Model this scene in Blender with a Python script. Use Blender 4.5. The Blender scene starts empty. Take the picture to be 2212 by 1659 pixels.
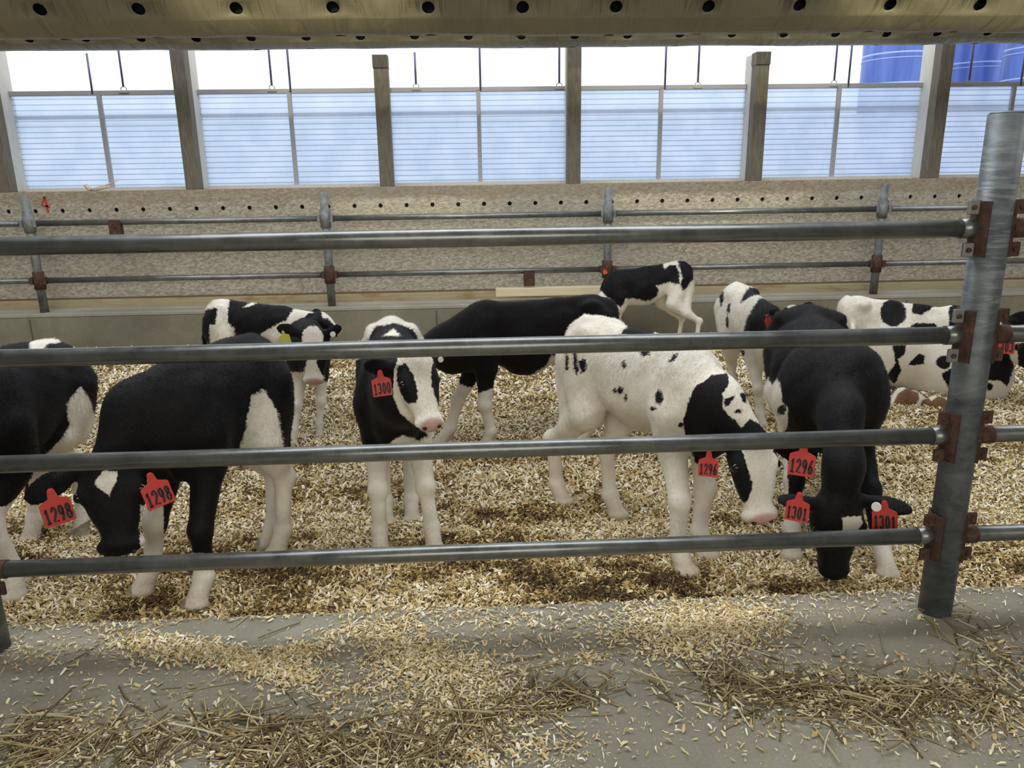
import bpy, math, random
import numpy as np
from mathutils import Vector, Matrix
random.seed(4); rng = np.random.default_rng(7)
scene = bpy.context.scene; COL = scene.collection

# ------------------------------------------------------------------ camera
CAMH = 1.55
yaw, pitch, roll, F = math.radians(-2.6027), math.radians(15.2985), math.radians(-.85137), 1647.4
fw = np.array([-math.sin(yaw)*math.cos(pitch), math.cos(yaw)*math.cos(pitch), -math.sin(pitch)])
r0 = np.array([math.cos(yaw), math.sin(yaw), 0]); u0 = np.cross(r0, fw)
RT = math.cos(roll)*r0+math.sin(roll)*u0; UP = -math.sin(roll)*r0+math.cos(roll)*u0
CP = np.array([0, 0, CAMH])
cam = bpy.data.cameras.new('camera'); camo = bpy.data.objects.new('camera', cam); COL.objects.link(camo)
cam.sensor_width = 36; cam.lens = F/2212*36; cam.clip_end = 500
M = Matrix.Identity(4)
for i in range(3): M[i][0] = RT[i]; M[i][1] = UP[i]; M[i][2] = -fw[i]
M[2][3] = CAMH; camo.matrix_world = M
scene.camera = camo

def ray(x, y): return fw+RT*(x-1106)/F-UP*(y-829.5)/F
def atY(x, y, Y): d = ray(x, y); return CP+d*(Y/d[1])
def atZ(x, y, z): d = ray(x, y); return CP+d*((z-CAMH)/d[2])
def proj(P):
    v = P-CP; w = v@fw
    return 1106+F*(v@RT)/w, 829.5-F*(v@UP)/w

# ------------------------------------------------------------------ light
scene.view_settings.view_transform = 'Standard'; scene.view_settings.look = 'None'
scene.view_settings.gamma = 1; scene.view_settings.use_curve_mapping = False
scene.view_settings.exposure = 0.17
w = bpy.data.worlds.new('overcast_sky'); scene.world = w; w.use_nodes = True
w.node_tree.nodes['Background'].inputs[0].default_value = (.93, .97, 1, 1)
w.node_tree.nodes['Background'].inputs[1].default_value = 1.3
def area(name, loc, rot, sx, sy, power, col):
    l = bpy.data.lights.new(name, 'AREA'); l.shape = 'RECTANGLE'; l.size = sx; l.size_y = sy
    l.energy = power; l.color = col
    o = bpy.data.objects.new(name, l); COL.objects.link(o); o.location = loc
    o.rotation_euler = [math.radians(a) for a in rot]; return o
area('ridge_skylight', (0, 3.8, 4.9), (0, 0, 0), 12, 2.4, 310, (.95, .98, 1))
area('eave_daylight', (0, 7.3, 3.9), (20, 0, 0), 10, 1.0, 120, (.9, .95, 1))
area('alley_fill', (0, -4.5, 3.0), (62, 0, 0), 10, 2.2, 260, (1, .96, .86))  # added fill light, no opening there; brightens fence fronts and alley floor
def spot(name, loc, tgt, power, ang, col, blend=.5, r=.05):
    l = bpy.data.lights.new(name, 'SPOT'); l.energy = power; l.spot_size = math.radians(ang); l.spot_blend = blend
    l.color = col; l.shadow_soft_size = r
    o = bpy.data.objects.new(name, l); COL.objects.link(o); o.location = loc
    o.rotation_euler = (Vector(tgt)-Vector(loc)).to_track_quat('-Z', 'Y').to_euler(); return o
spot('barn_lamp', (-.9, -1.0, 3.5), (-.78, 4.15, 2.83), 1000, 19, (1, .9, .6), .5)
spot('barn_lamp', (2.6, -1.0, 3.5), (2.5, 4.15, 2.83), 1050, 21, (1, .9, .6), .5)

# ------------------------------------------------------------------ materials
def mat(name, base=(.5, .5, .5), rough=.6, metal=0, spec=.5):
    m = bpy.data.materials.new(name); m.use_nodes = True; b = m.node_tree.nodes['Principled BSDF']
    b.inputs['Base Color'].default_value = (*base, 1); b.inputs['Roughness'].default_value = rough
    b.inputs['Metallic'].default_value = metal; b.inputs['Specular IOR Level'].default_value = spec
    return m
class NT:
    def __init__(s, m): s.t = m.node_tree; s.b = s.t.nodes['Principled BSDF']
    def n(s, typ, **kw):
        x = s.t.nodes.new(typ)
        for k, v in kw.items():
            if k in x.inputs.keys() if hasattr(x.inputs, 'keys') else False: x.inputs[k].default_value = v
            else: setattr(x, k, v)
        return x
    def l(s, a, b): s.t.links.new(a, b)
    def coord(s, scale=(1, 1, 1), rot=(0, 0, 0)):
        c = s.n('ShaderNodeTexCoord'); mp = s.n('ShaderNodeMapping'); mp.inputs['Scale'].default_value = scale
        mp.inputs['Rotation'].default_value = rot
        s.l(c.outputs['Object'], mp.inputs[0]); return mp.outputs[0]
    def noise(s, vec, scale, detail=4, rough=.55, dist=0):
        x = s.n('ShaderNodeTexNoise'); x.inputs['Scale'].default_value = scale; x.inputs['Detail'].default_value = detail
        x.inputs['Roughness'].default_value = rough; x.inputs['Distortion'].default_value = dist
        s.l(vec, x.inputs['Vector']); return x.outputs['Fac']
    def ramp(s, fac, stops, interp='LINEAR'):
        r = s.n('ShaderNodeValToRGB'); cr = r.color_ramp; cr.interpolation = interp
        while len(cr.elements) < len(stops): cr.elements.new(.5)
        for e, (p, c) in zip(cr.elements, stops): e.position = p; e.color = (*c, 1) if len(c) == 3 else c
        s.l(fac, r.inputs[0]); return r.outputs[0]
    def mix(s, fac, a, b, mode='MIX'):
        x = s.n('ShaderNodeMix', data_type='RGBA', blend_type=mode)
        for sock, v in ((x.inputs[0], fac), (x.inputs[6], a), (x.inputs[7], b)):
            if isinstance(v, (int, float)): sock.default_value = v
            elif isinstance(v, tuple): sock.default_value = (*v, 1) if len(v) == 3 else v
            else: s.l(v, sock)
        return x.outputs[2]
    def math(s, op, a, b=None):
        x = s.n('ShaderNodeMath', operation=op)
        for i, v in enumerate((a, b)):
            if v is None: continue
            if isinstance(v, (int, float)): x.inputs[i].default_value = v
            else: s.l(v, x.inputs[i])
        return x.outputs[0]
    def bump(s, h, strength=.3, dist=.01):
        x = s.n('ShaderNodeBump'); x.inputs['Strength'].default_value = strength; x.inputs['Distance'].default_value = dist
        s.l(h, x.inputs['Height']); s.l(x.outputs[0], s.b.inputs['Normal'])
    def attr(s, name):
        x = s.n('ShaderNodeAttribute'); x.attribute_name = name; return x.outputs['Fac']
    def col(s, c): s.l(c, s.b.inputs['Base Color'])

def m_galv(name, dark=1.0):
    m = mat(name, rough=.30, metal=.75); t = NT(m); v = t.coord()
    a = t.noise(v, 9, 5, .7); b = t.noise(t.coord((1, 1, 14)), 6, 4, .6)
    c = t.ramp(a, [(.3, (.19*dark, .20*dark, .195*dark)), (.7, (.36*dark, .375*dark, .365*dark))])
    c = t.mix(t.ramp(b, [(.5, (0, 0, 0)), (.75, (.5, .5, .5))]), c, (.45*dark, .46*dark, .46*dark))
    t.col(c); t.bump(t.noise(v, 60, 3), .12, .002)
    t.l(t.ramp(a, [(.3, (.26,)*3), (.8, (.42,)*3)]), t.b.inputs['Roughness'])
    return m
GALV = m_galv('galvanised_pipe', .74)
def m_galv_post():
    m = mat('weathered_galvanised_post', rough=.5, metal=.45); t = NT(m)
    a = t.noise(t.coord((1, 1, 2.2)), 7, 6, .7, .4); c = t.ramp(a, [(.3, (.06, .068, .076)), (.5, (.125, .14, .15)), (.72, (.22, .24, .25))])
    r = t.noise(t.coord((1, 1, 9)), 7, 3, .6, .8)
    big = t.noise(t.coord((1, 1, 1)), 2.2, 2, .5)
    msk = t.math('MULTIPLY', t.ramp(r, [(.5, (0,)*3), (.62, (1,)*3)]), t.ramp(big, [(.5, (0,)*3), (.6, (1,)*3)]))
    c = t.mix(t.math('MULTIPLY', msk, .6), c, (.27, .29, .29))
    t.col(c); t.bump(a, .2, .003); return m
GPOST = m_galv_post()
def m_rust(name='rusty_steel', grey=.0):
    m = mat(name, rough=.85, spec=.25); t = NT(m); v = t.coord()
    a = t.noise(v, 28, 6, .7); c = t.ramp(a, [(.3, (.038, .026, .02)), (.55, (.088, .047, .034)), (.75, (.16, .09, .064))])
    t.col(c); t.bump(a, .5, .004); return m
RUST = m_rust()
def m_oldpost():
    m = mat('half_rusted_galvanised_pipe', rough=.6, metal=.3); t = NT(m); v = t.coord()
    a = t.noise(v, 14, 5, .7)
    g = t.ramp(a, [(.3, (.10, .11, .12)), (.7, (.30, .31, .31))]); r = t.ramp(a, [(.3, (.08, .04, .025)), (.7, (.22, .12, .08))])
    s = t.n('ShaderNodeSeparateXYZ'); t.l(t.coord(), s.inputs[0])
    k = t.math('ADD', s.outputs[2], t.math('MULTIPLY', a, .35))
    t.col(t.mix(t.ramp(k, [(.36, (1,)*3), (.62, (0,)*3)]), g, r)); t.bump(a, .4, .004); return m
OLDP = m_oldpost()
BRACK = mat('bracket_zinc', (.22, .22, .22), .5, .4)
def m_concrete(name, c0, c1, c2):
    m = mat(name, rough=.85, spec=.3); t = NT(m); v = t.coord()
    a = t.noise(v, 1.3, 6, .6, .5); b = t.noise(v, 90, 3, .7); d = t.noise(v, 5, 5, .65)
    c = t.ramp(a, [(.32, c0), (.5, c1), (.7, c2)])
    c = t.mix(t.ramp(d, [(.42, (.0,)*3), (.7, (.35,)*3)]), c, c0)
    c = t.mix(.35, c, t.ramp(b, [(.3, (.35,)*3), (.7, (.65,)*3)]), 'OVERLAY')
    t.col(c); t.bump(t.math('ADD', b, t.math('MULTIPLY', d, 2)), .35, .004); return m
CONC = m_concrete('alley_concrete', (.185, .172, .135), (.25, .232, .18), (.32, .297, .235))
CURB = m_concrete('curb_concrete', (.17, .157, .115), (.225, .21, .155), (.285, .265, .2))
CAPC = m_concrete('curb_cap_concrete', (.29, .275, .22), (.345, .33, .27), (.42, .40, .34))
def m_osb():
    m = mat('oriented_strand_board', rough=.8, spec=.2); t = NT(m)
    vo = t.n('ShaderNodeTexVoronoi'); vo.inputs['Scale'].default_value = 36
    nz = t.n('ShaderNodeTexNoise'); nz.inputs['Scale'].default_value = 3; nz.inputs['Detail'].default_value = 3
    v = t.coord(); t.l(v, nz.inputs['Vector'])
    add = t.n('ShaderNodeVectorMath', operation='ADD'); sc_ = t.n('ShaderNodeVectorMath', operation='SCALE'); sc_.inputs['Scale'].default_value = .10
    t.l(nz.outputs['Color'], sc_.inputs[0]); t.l(v, add.inputs[0]); t.l(sc_.outputs[0], add.inputs[1])
    mp = t.n('ShaderNodeMapping'); mp.inputs['Scale'].default_value = (1, 1, 2.4); mp.inputs['Rotation'].default_value = (0, .3, 0)
    t.l(add.outputs[0], mp.inputs[0]); t.l(mp.outputs[0], vo.inputs['Vector'])
    hs = t.n('ShaderNodeSeparateColor'); t.l(vo.outputs['Color'], hs.inputs[0])
    c = t.ramp(hs.outputs[0], [(0, (.25, .215, .16)), (.4, (.345, .31, .245)), (.75, (.41, .375, .305)), (1, (.50, .46, .385))])
    a = t.noise(v, 1.1, 4, .6); c = t.mix(t.ramp(a, [(.4, (0,)*3), (.7, (.3,)*3)]), c, (.38, .36, .30))
    s = t.n('ShaderNodeSeparateXYZ'); t.l(v, s.inputs[0])
    k = t.math('ADD', s.outputs[2], t.math('MULTIPLY', t.noise(t.coord((1, 1, .5)), 4, 5, .7), .3))
    c = t.mix(t.ramp(t.math('SUBTRACT', k, .5), [(.98, (0,)*3), (1.0, (.4,)*3)]), c, (.26, .18, .11))
    t.col(c); t.bump(hs.outputs[0], .15, .002); return m
OSB = m_osb()
def m_wood(name, c0, c1, sc=(1.2, 12, 12), stain=None, rough=.7):
    m = mat(name, rough=rough, spec=.25); t = NT(m); a = t.noise(t.coord(sc), 5, 5, .6, .6)
    c = t.ramp(a, [(.3, c0), (.7, c1)])
    if stain:
        b = t.noise(t.coord((1, 1, 5)), 2.2, 4, .6); c = t.mix(t.ramp(b, [(.52, (0,)*3), (.66, (.8,)*3)]), c, stain)
    t.col(c); t.bump(a, .15, .003); return m
BOARD = m_wood('pale_board', (.46, .385, .24), (.56, .48, .32), stain=(.34, .22, .10))
PINE = m_wood('new_pine', (.62, .55, .36), (.72, .65, .46))
POSTW = m_wood('weathered_post_wood', (.105, .09, .068), (.19, .165, .125), (14, 14, 1.5))
SIDEW = m_wood('window_lit_wood', (.48, .46, .42), (.6, .58, .54), (14, 14, 1.5))  # paler copy of the post wood, window light put into its colour
FRAME = mat('grey_frame', (.34, .335, .35), .6)
SPLINT = mat('splintered_wood', (.55, .44, .36), .8)
REDP = mat('red_paint', (.42, .05, .035), .7)
HANG = mat('hanger_rod', (.12, .12, .22), .6)
DARK = mat('hole_shade', (.012, .012, .014), .9)  # near-black colour for the shade seen through wall and tube holes
def m_poly():
    m = bpy.data.materials.new('twin_wall_polycarbonate'); m.use_nodes = True; t = NT(m); nt = m.node_tree
    out = nt.nodes['Material Output']
    tr = t.n('ShaderNodeBsdfTranslucent'); tp = t.n('ShaderNodeBsdfTransparent'); gl = t.n('ShaderNodeBsdfGlossy'); df = t.n('ShaderNodeBsdfDiffuse')
    s = t.n('ShaderNodeSeparateXYZ'); v = t.coord(); t.l(v, s.inputs[0])
    def lines(axis, period, width):
        f = t.math('FRACT', t.math('DIVIDE', s.outputs[axis], period)); return t.math('LESS_THAN', f, width)
    hz = lines(2, .052, .17); vt = lines(0, .022, .3)
    a = t.noise(v, 3, 4, .6)
    base = t.ramp(a, [(.35, (.70, .76, .84)), (.65, (.84, .88, .94))])
    base = t.mix(t.math('MULTIPLY', hz, .75), base, (.22, .27, .34)); base = t.mix(t.math('MULTIPLY', vt, .3), base, (.5, .58, .68))
    t.l(base, tr.inputs[0]); tp.inputs[0].default_value = (.84, .90, 1, 1); df.inputs[0].default_value = (.3, .33, .36, 1)
    m1 = t.n('ShaderNodeMixShader'); m1.inputs[0].default_value = .45; t.l(tr.outputs[0], m1.inputs[1]); t.l(tp.outputs[0], m1.inputs[2])
    t.l(m1.outputs[0], out.inputs[0]); return m
POLY = m_poly()
def m_fabric():
    m = mat('air_tube_fabric', rough=.42, spec=.5); t = NT(m); v = t.coord((1, 1, 1)); a = t.noise(v, 1.2, 4, .6)
    c = t.ramp(a, [(.3, (.17, .157, .105)), (.7, (.235, .215, .145))]); t.col(c)
    w1 = t.noise(t.coord((7, 1.2, 1.2), (0, .25, 0)), 1.6, 3, .5, .6); w2 = t.noise(v, 220, 2)
    t.bump(t.math('ADD', t.math('MULTIPLY', w1, 3), t.math('MULTIPLY', w2, .06)), .55, .03); return m
FAB = m_fabric()
def m_silo():
    m = mat('blue_silo_enamel', (.07, .13, .55), .4); t = NT(m); s = t.n('ShaderNodeSeparateXYZ'); t.l(t.coord(), s.inputs[0])
    f = t.math('LESS_THAN', t.math('FRACT', t.math('DIVIDE', s.outputs[2], 1.45)), .05)
    c = t.ramp(t.noise(t.coord((3, 3, .3)), .7, 3), [(.35, (.07, .13, .44)), (.65, (.14, .22, .60))])
    t.col(t.mix(f, c, (.4, .5, .8))); return m
SILO = m_silo()
SNOW = mat('snow', (.85, .87, .9), .9)
def m_shav():
    m = mat('wood_shavings', rough=.75, spec=.25); t = NT(m); v = t.attr('tone')
    c = t.ramp(v, [(0, (.05, .03, .014)), (.2, (.23, .145, .055)), (.4, (.47, .33, .13)), (.6, (.68, .53, .26)), (.8, (.82, .71, .47)), (1, (.93, .88, .75))])
    t.col(c); t.b.inputs['Subsurface Weight'].default_value = 0; return m
SHAV = m_shav()
def m_bed():
    m = mat('bedding_pack', rough=.95, spec=.1); t = NT(m); a = t.noise(t.coord(), 55, 5, .75); b = t.noise(t.coord(), 1.6, 4)
    c = t.ramp(a, [(.3, (.07, .042, .02)), (.5, (.27, .18, .085)), (.66, (.55, .42, .22)), (.8, (.75, .66, .45))])
    c = t.mix(t.ramp(b, [(.4, (0,)*3), (.7, (.35,)*3)]), c, (.15, .095, .045)); t.col(c); t.bump(a, .8, .02); return m
BED = m_bed()
def m_straw():
    m = mat('straw_stalks', rough=.5, spec=.35); t = NT(m)
    t.col(t.ramp(t.attr('tone'), [(0, (.075, .052, .025)), (.4, (.20, .148, .07)), (.75, (.40, .315, .16)), (1, (.66, .58, .37))])); return m
STRAW = m_straw()
def m_coat():
    m = mat('calf_coat', rough=.6, spec=.16); t = NT(m); v = t.coord()
    n1 = t.noise(v, 70, 3, .6); n2 = t.noise(v, 16, 3, .5); fur = t.noise(t.coord((1, 1, .35)), 190, 3, .7)
    e = t.math('ADD', t.attr('patch'), t.math('ADD', t.math('MULTIPLY', t.math('SUBTRACT', n1, .5), 10), t.math('MULTIPLY', t.math('SUBTRACT', n2, .5), 7)))
    f = t.n('ShaderNodeMapRange'); f.inputs['From Min'].default_value = -1.4; f.inputs['From Max'].default_value = 1.4; t.l(e, f.inputs[0])
    wht = t.ramp(t.noise(v, 5, 4, .6), [(.3, (.70, .645, .545)), (.65, (.82, .78, .70))])
    wht = t.mix(.25, wht, t.ramp(fur, [(.3, (.3,)*3), (.7, (.7,)*3)]), 'OVERLAY')
    blk = t.ramp(fur, [(.3, (.0035, .003, .0035)), (.75, (.011, .010, .012))])
    c = t.mix(f.outputs[0], wht, blk)
    c = t.mix(t.attr('brown'), c, t.ramp(fur, [(.3, (.12, .06, .03)), (.7, (.24, .13, .065))]))
    c = t.mix(t.attr('pink'), c, (.50, .26, .235)); c = t.mix(t.attr('hoof'), c, (.40, .34, .26))
    c = t.mix(t.attr('dirt'), c, t.mix(n1, (.30, .22, .12), (.6, .52, .38)))
    t.col(c); t.bump(t.math('ADD', fur, t.math('ADD', t.math('MULTIPLY', n1, .7), t.math('MULTIPLY', n2, .7))), .42, .007)
    t.b.inputs['Sheen Weight'].default_value = .02; t.b.inputs['Sheen Roughness'].default_value = .4
    return m
COAT = m_coat()
EYE = mat('calf_eye', (.008, .006, .006), .08)
TAGR = mat('red_tag_plastic', (.55, .038, .028), .5); TAGY = mat('yellow_tag_plastic', (.5, .5, .06), .45)
INK = mat('black_marker_ink', (.012, .01, .012), .6); BTN = mat('white_button_tag', (.75, .76, .7), .5)
NOST = mat('nostril', (.03, .012, .012), .5)

# ------------------------------------------------------------------ mesh helpers
def link(name, me, parent=None, **props):
    o = bpy.data.objects.new(name, me); COL.objects.link(o)
    if parent is not None: o.parent = parent
    for k, v in props.items(): o[k] = v
    return o
def empty(name, loc, **props):
    o = bpy.data.objects.new(name, None); COL.objects.link(o); o.location = loc; o.empty_display_size = .1
    for k, v in props.items(): o[k] = v
    return o
def np_mesh(name, V, Fq, material, smooth=True, attrs=None):
    V = np.asarray(V, np.float32); Fq = np.asarray(Fq, np.int32); n = Fq.shape[1]
    me = bpy.data.meshes.new(name); me.vertices.add(len(V)); me.vertices.foreach_set('co', V.ravel())
    me.loops.add(Fq.size); me.loops.foreach_set('vertex_index', Fq.ravel())
    me.polygons.add(len(Fq)); me.polygons.foreach_set('loop_start', np.arange(0, Fq.size, n, dtype=np.int32))
    me.polygons.foreach_set('loop_total', np.full(len(Fq), n, np.int32))
    me.polygons.foreach_set('use_smooth', np.full(len(Fq), smooth, bool))
    me.update(calc_edges=True); me.materials.append(material)
    for k, (dom, a) in (attrs or {}).items():
        at = me.attributes.new(k, 'FLOAT', dom); at.data.foreach_set('value', np.asarray(a, np.float32))
    me.validate(); return me
class MB:
    def __init__(s): s.V = []; s.F = []; s.S = []
    def add(s, V, Fs, smooth=False):
        o = len(s.V); s.V += [tuple(map(float, v)) for v in V]; s.F += [tuple(o+i for i in f) for f in Fs]; s.S += [smooth]*len(Fs)
        return s
    def box(s, c, d, R=None, bev=0):
        x, y, z = [k/2 for k in d]; v = []
        for a in (-1, 1):
            for b in (-1, 1):
                for e in (-1, 1): v.append(Vector((a*x, b*y, e*z)))
        if R is not None: v = [R @ q for q in v]
        v = [q+Vector(c) for q in v]
        return s.add(v, [(0, 1, 3, 2), (4, 6, 7, 5), (0, 4, 5, 1), (2, 3, 7, 6), (0, 2, 6, 4), (1, 5, 7, 3)])
    def tube(s, pts, r, n=16, cap=True):
        pts = [Vector(p) for p in pts]; rr = r if isinstance(r, (list, tuple)) else [r]*len(pts); V = []; Fs = []
        for i, p in enumerate(pts):
            d = (pts[min(i+1, len(pts)-1)]-pts[max(i-1, 0)]).normalized()
            a = d.cross(Vector((0, 0, 1)) if abs(d.z) < .9 else Vector((0, 1, 0))).normalized(); b = d.cross(a)
            for k in range(n):
                t = 2*math.pi*k/n; V.append(p+a*math.cos(t)*rr[i]+b*math.sin(t)*rr[i])
        for i in range(len(pts)-1):
            for k in range(n): Fs.append((i*n+k, i*n+(k+1) % n, (i+1)*n+(k+1) % n, (i+1)*n+k))
        s.add(V, Fs, True)
        if cap:
            o = len(s.V)-len(V); s.F.append(tuple(o+k for k in range(n))[::-1]); s.S.append(False)
            o2 = o+(len(pts)-1)*n; s.F.append(tuple(o2+k for k in range(n))); s.S.append(False)
        return s
    def sphere(s, c, r, seg=16, sc=(1, 1, 1)):
        V = []; Fs = []; c = Vector(c); h = seg//2
        for i in range(h+1):
            for k in range(seg):
                a = math.pi*i/h; t = 2*math.pi*k/seg
                V.append(c+Vector((math.sin(a)*math.cos(t)*sc[0], math.sin(a)*math.sin(t)*sc[1], math.cos(a)*sc[2]))*r)
        for i in range(h):
            for k in range(seg): Fs.append((i*seg+k, i*seg+(k+1) % seg, (i+1)*seg+(k+1) % seg, (i+1)*seg+k))
        return s.add(V, Fs, True)
    def build(s, name, material, parent=None, bevel=0, **props):
        me = bpy.data.meshes.new(name); me.from_pydata(s.V, [], s.F); me.update(); me.validate()
        for p, sm in zip(me.polygons, s.S): p.use_smooth = sm
        me.materials.append(material); o = link(name, me, parent, **props)
        if parent is not None:
            o.matrix_parent_inverse = Matrix.Translation(-Vector(parent.location)) if parent.parent is None else Matrix.Identity(4)
        if bevel:
            b = o.modifiers.new('bevel', 'BEVEL'); b.width = bevel; b.segments = 2; b.limit_method = 'ANGLE'
        return o

def vnoise(x, y, seed=0):
    """smooth value noise, numpy"""
    g = np.random.default_rng(seed).random((64, 64)); xi = np.floor(x).astype(int); yi = np.floor(y).astype(int)
    fx = x-xi; fy = y-yi; fx = fx*fx*(3-2*fx); fy = fy*fy*(3-2*fy)
    a = g[xi % 64, yi % 64]; b = g[(xi+1) % 64, yi % 64]; c = g[xi % 64, (yi+1) % 64]; d = g[(xi+1) % 64, (yi+1) % 64]
    return (a*(1-fx)+b*fx)*(1-fy)+(c*(1-fx)+d*fx)*fy

# ------------------------------------------------------------------ setting: floors
PEN = -.05; EDGE = 2.525
m = MB(); m.box((0, (EDGE-1.6)/2, -.15), (18.6, EDGE+1.6, .3)); m.build('floor', CONC, kind='structure')
def bedz(x, y):
    z = PEN+.035*(vnoise(x*2.1+9, y*2.1+4, 1)-.5)+.02*(vnoise(x*6, y*6, 2)-.5)
    z = z+np.where(y < EDGE+.12, -.0, 0)
    return z
gx = np.linspace(-8, 8, 321); gy = np.linspace(EDGE, 7.6, 110); X, Yg = np.meshgrid(gx, gy, indexing='ij')
V = np.stack([X, Yg, bedz(X, Yg)], -1).reshape(-1, 3); ny = len(gy)
I = (np.arange(len(gx)-1)[:, None]*ny+np.arange(ny-1)[None]).ravel()
o = link('bedding', np_mesh('bedding', V, np.stack([I, I+ny, I+ny+1, I+1], 1), BED), kind='stuff', category='bedding', label='packed layer of soiled wood shavings covering the pen floor')

def flakes(name, P, tone, L, W, lift, label, par_tilt=.5):
    n = len(P); a = rng.random(n)*2*math.pi; tl = (rng.random(n)-.5)*2*par_tilt; rl = (rng.random(n)-.5)*1.6*par_tilt
    d = np.stack([np.cos(a)*np.cos(tl), np.sin(a)*np.cos(tl), np.sin(tl)], 1)
    s = np.stack([-np.sin(a)*np.cos(rl), np.cos(a)*np.cos(rl), np.sin(rl)], 1); u = np.cross(d, s)
    cv = (rng.random(n)-.35)*.9*L
    V = np.empty((n, 6, 3), np.float32)
    for i, t in enumerate((-1, 0, 1)):
        c = P+d*(t*L/2)[:, None]+u*(cv*(1-t*t)*.5)[:, None]; wv = s*(W/2*(1-.35*abs(t)))[:, None]
        V[:, 2*i] = c-wv; V[:, 2*i+1] = c+wv
    V[..., 2] += (lift-np.minimum(0, (V[..., 2]-P[:, None, 2]).min(1))*.7)[:, None]
    b = (np.arange(n)*6)[:, None]; Fq = np.concatenate([b+[0, 2, 3, 1], b+[2, 4, 5, 3]], 0)
    me = np_mesh(name, V.reshape(-1, 3), Fq, SHAV, False, {'tone': ('FACE', np.tile(tone, 2))})
    return link(name, me, kind='stuff', category='wood shavings', label=label)
def scatter(n, y0, y1, L0, L1, ratio):
    y = y0+(y1-y0)*rng.random(n); x = (rng.random(n)-.5)*2*(y*.74+1.1)+.15; z = bedz(x, y)
    L = L0+(L1-L0)*rng.random(n)**1.5; return np.stack([x, y, z], 1), L, L*(.13+.36*rng.random(n)**1.5)*ratio
Ps = []; Ls = []; Ws = []
for args in ((150000, EDGE+.01, 3.6, .009, .034, 1), (115000, 3.6, 5.2, .012, .040, 1.05), (92000, 5.2, 7.5, .016, .048, 1.15)):
    p, l, ww = scatter(*args); Ps.append(p); Ls.append(l); Ws.append(ww)
P = np.concatenate(Ps); L = np.concatenate(Ls); Wd = np.concatenate(Ws)
def wet(x, y):
    k = vnoise(x*1.7+3, y*3.0+8, 5)*.45+vnoise(x*5, y*8, 6)*.3+vnoise(x*14, y*17, 7)*.25
    return k
k = wet(P[:, 0], P[:, 1]); far = np.clip((P[:, 1]-3.0)/2.5, 0, 1)
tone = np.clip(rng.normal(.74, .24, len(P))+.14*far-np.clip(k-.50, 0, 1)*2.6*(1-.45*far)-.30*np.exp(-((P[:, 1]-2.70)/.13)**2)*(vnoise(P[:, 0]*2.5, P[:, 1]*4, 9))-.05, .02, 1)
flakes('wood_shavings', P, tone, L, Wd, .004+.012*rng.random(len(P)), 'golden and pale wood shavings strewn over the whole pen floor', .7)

def blob_pts(blobs, mul=1):
    out = []
    for (cx, cy, sx, sy, n, rot) in blobs:
        n = int(n*mul)
        a = math.radians(rot); g = rng.normal(size=(n, 2))*[sx, sy]
        x = cx+g[:, 0]*math.cos(a)-g[:, 1]*math.sin(a); y = cy+g[:, 0]*math.sin(a)+g[:, 1]*math.cos(a); out.append(np.stack([x, y], 1))
    q = np.concatenate(out); return q
def toground(q, z=0.):
    d = fw[None]+RT[None]*((q[:, :1]-1106)/F)-UP[None]*((q[:, 1:]-829.5)/F); t = (z-CAMH)/d[:, 2]
    Pg = CP[None]+d*t[:, None]; ok = (Pg[:, 1] < EDGE-.005) & (Pg[:, 1] > .8) & (d[:, 2] < 0); return Pg[ok]
q = blob_pts([(400, 1405, 60, 14, 1100, 5), (520, 1430, 60, 14, 1100, 12), (630, 1415, 50, 13, 700, -12), (620, 1455, 50, 18, 500, 5), (290, 1385, 50, 22, 350, 0),
    (860, 1400, 60, 26, 1000, 12), (930, 1430, 60, 20, 500, 0), (830, 1350, 70, 14, 350, -8), (1500, 1345, 90, 32, 2700, 0), (1590, 1340, 60, 25, 900, 0), (1480, 1395, 70, 25, 450, 0),
    (1060, 1335, 90, 14, 250, 0), (1000, 1520, 90, 60, 1300, -20), (900, 1480, 130, 40, 900, 0), (1270, 1425, 18, 8, 60, 0), (1250, 1360, 150, 40, 420, 0),
    (1800, 1500, 220, 60, 900, 8), (2150, 1480, 80, 80, 500, 60), (1900, 1300, 160, 25, 260, -2), (400, 1480, 250, 60, 300, 0), (150, 1600, 160, 45, 450, 0), (650, 1620, 200, 40, 700, 0), (1050, 1620, 150, 40, 600, 0),
    (80, 1400, 70, 30, 200, 0), (1100, 1480, 700, 110, 260, 0), (1500, 1560, 250, 50, 120, 0), (1150, 1302, 520, 6, 500, -2.2), (1900, 1280, 250, 6, 260, -2.2), (350, 1340, 300, 6, 260, -2.2)], 1.9)
Pg = toground(q); n = len(Pg); Lg = .006+.022*rng.random(n)**2.2
flakes('scattered_wood_shavings', Pg, np.clip(rng.normal(.68, .17, n), .1, 1), Lg, Lg*(.12+.34*rng.random(n)**1.5), .001+.007*rng.random(n), 'loose pale wood shavings drifted across the concrete alley in front of the fence', .5)

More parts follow.
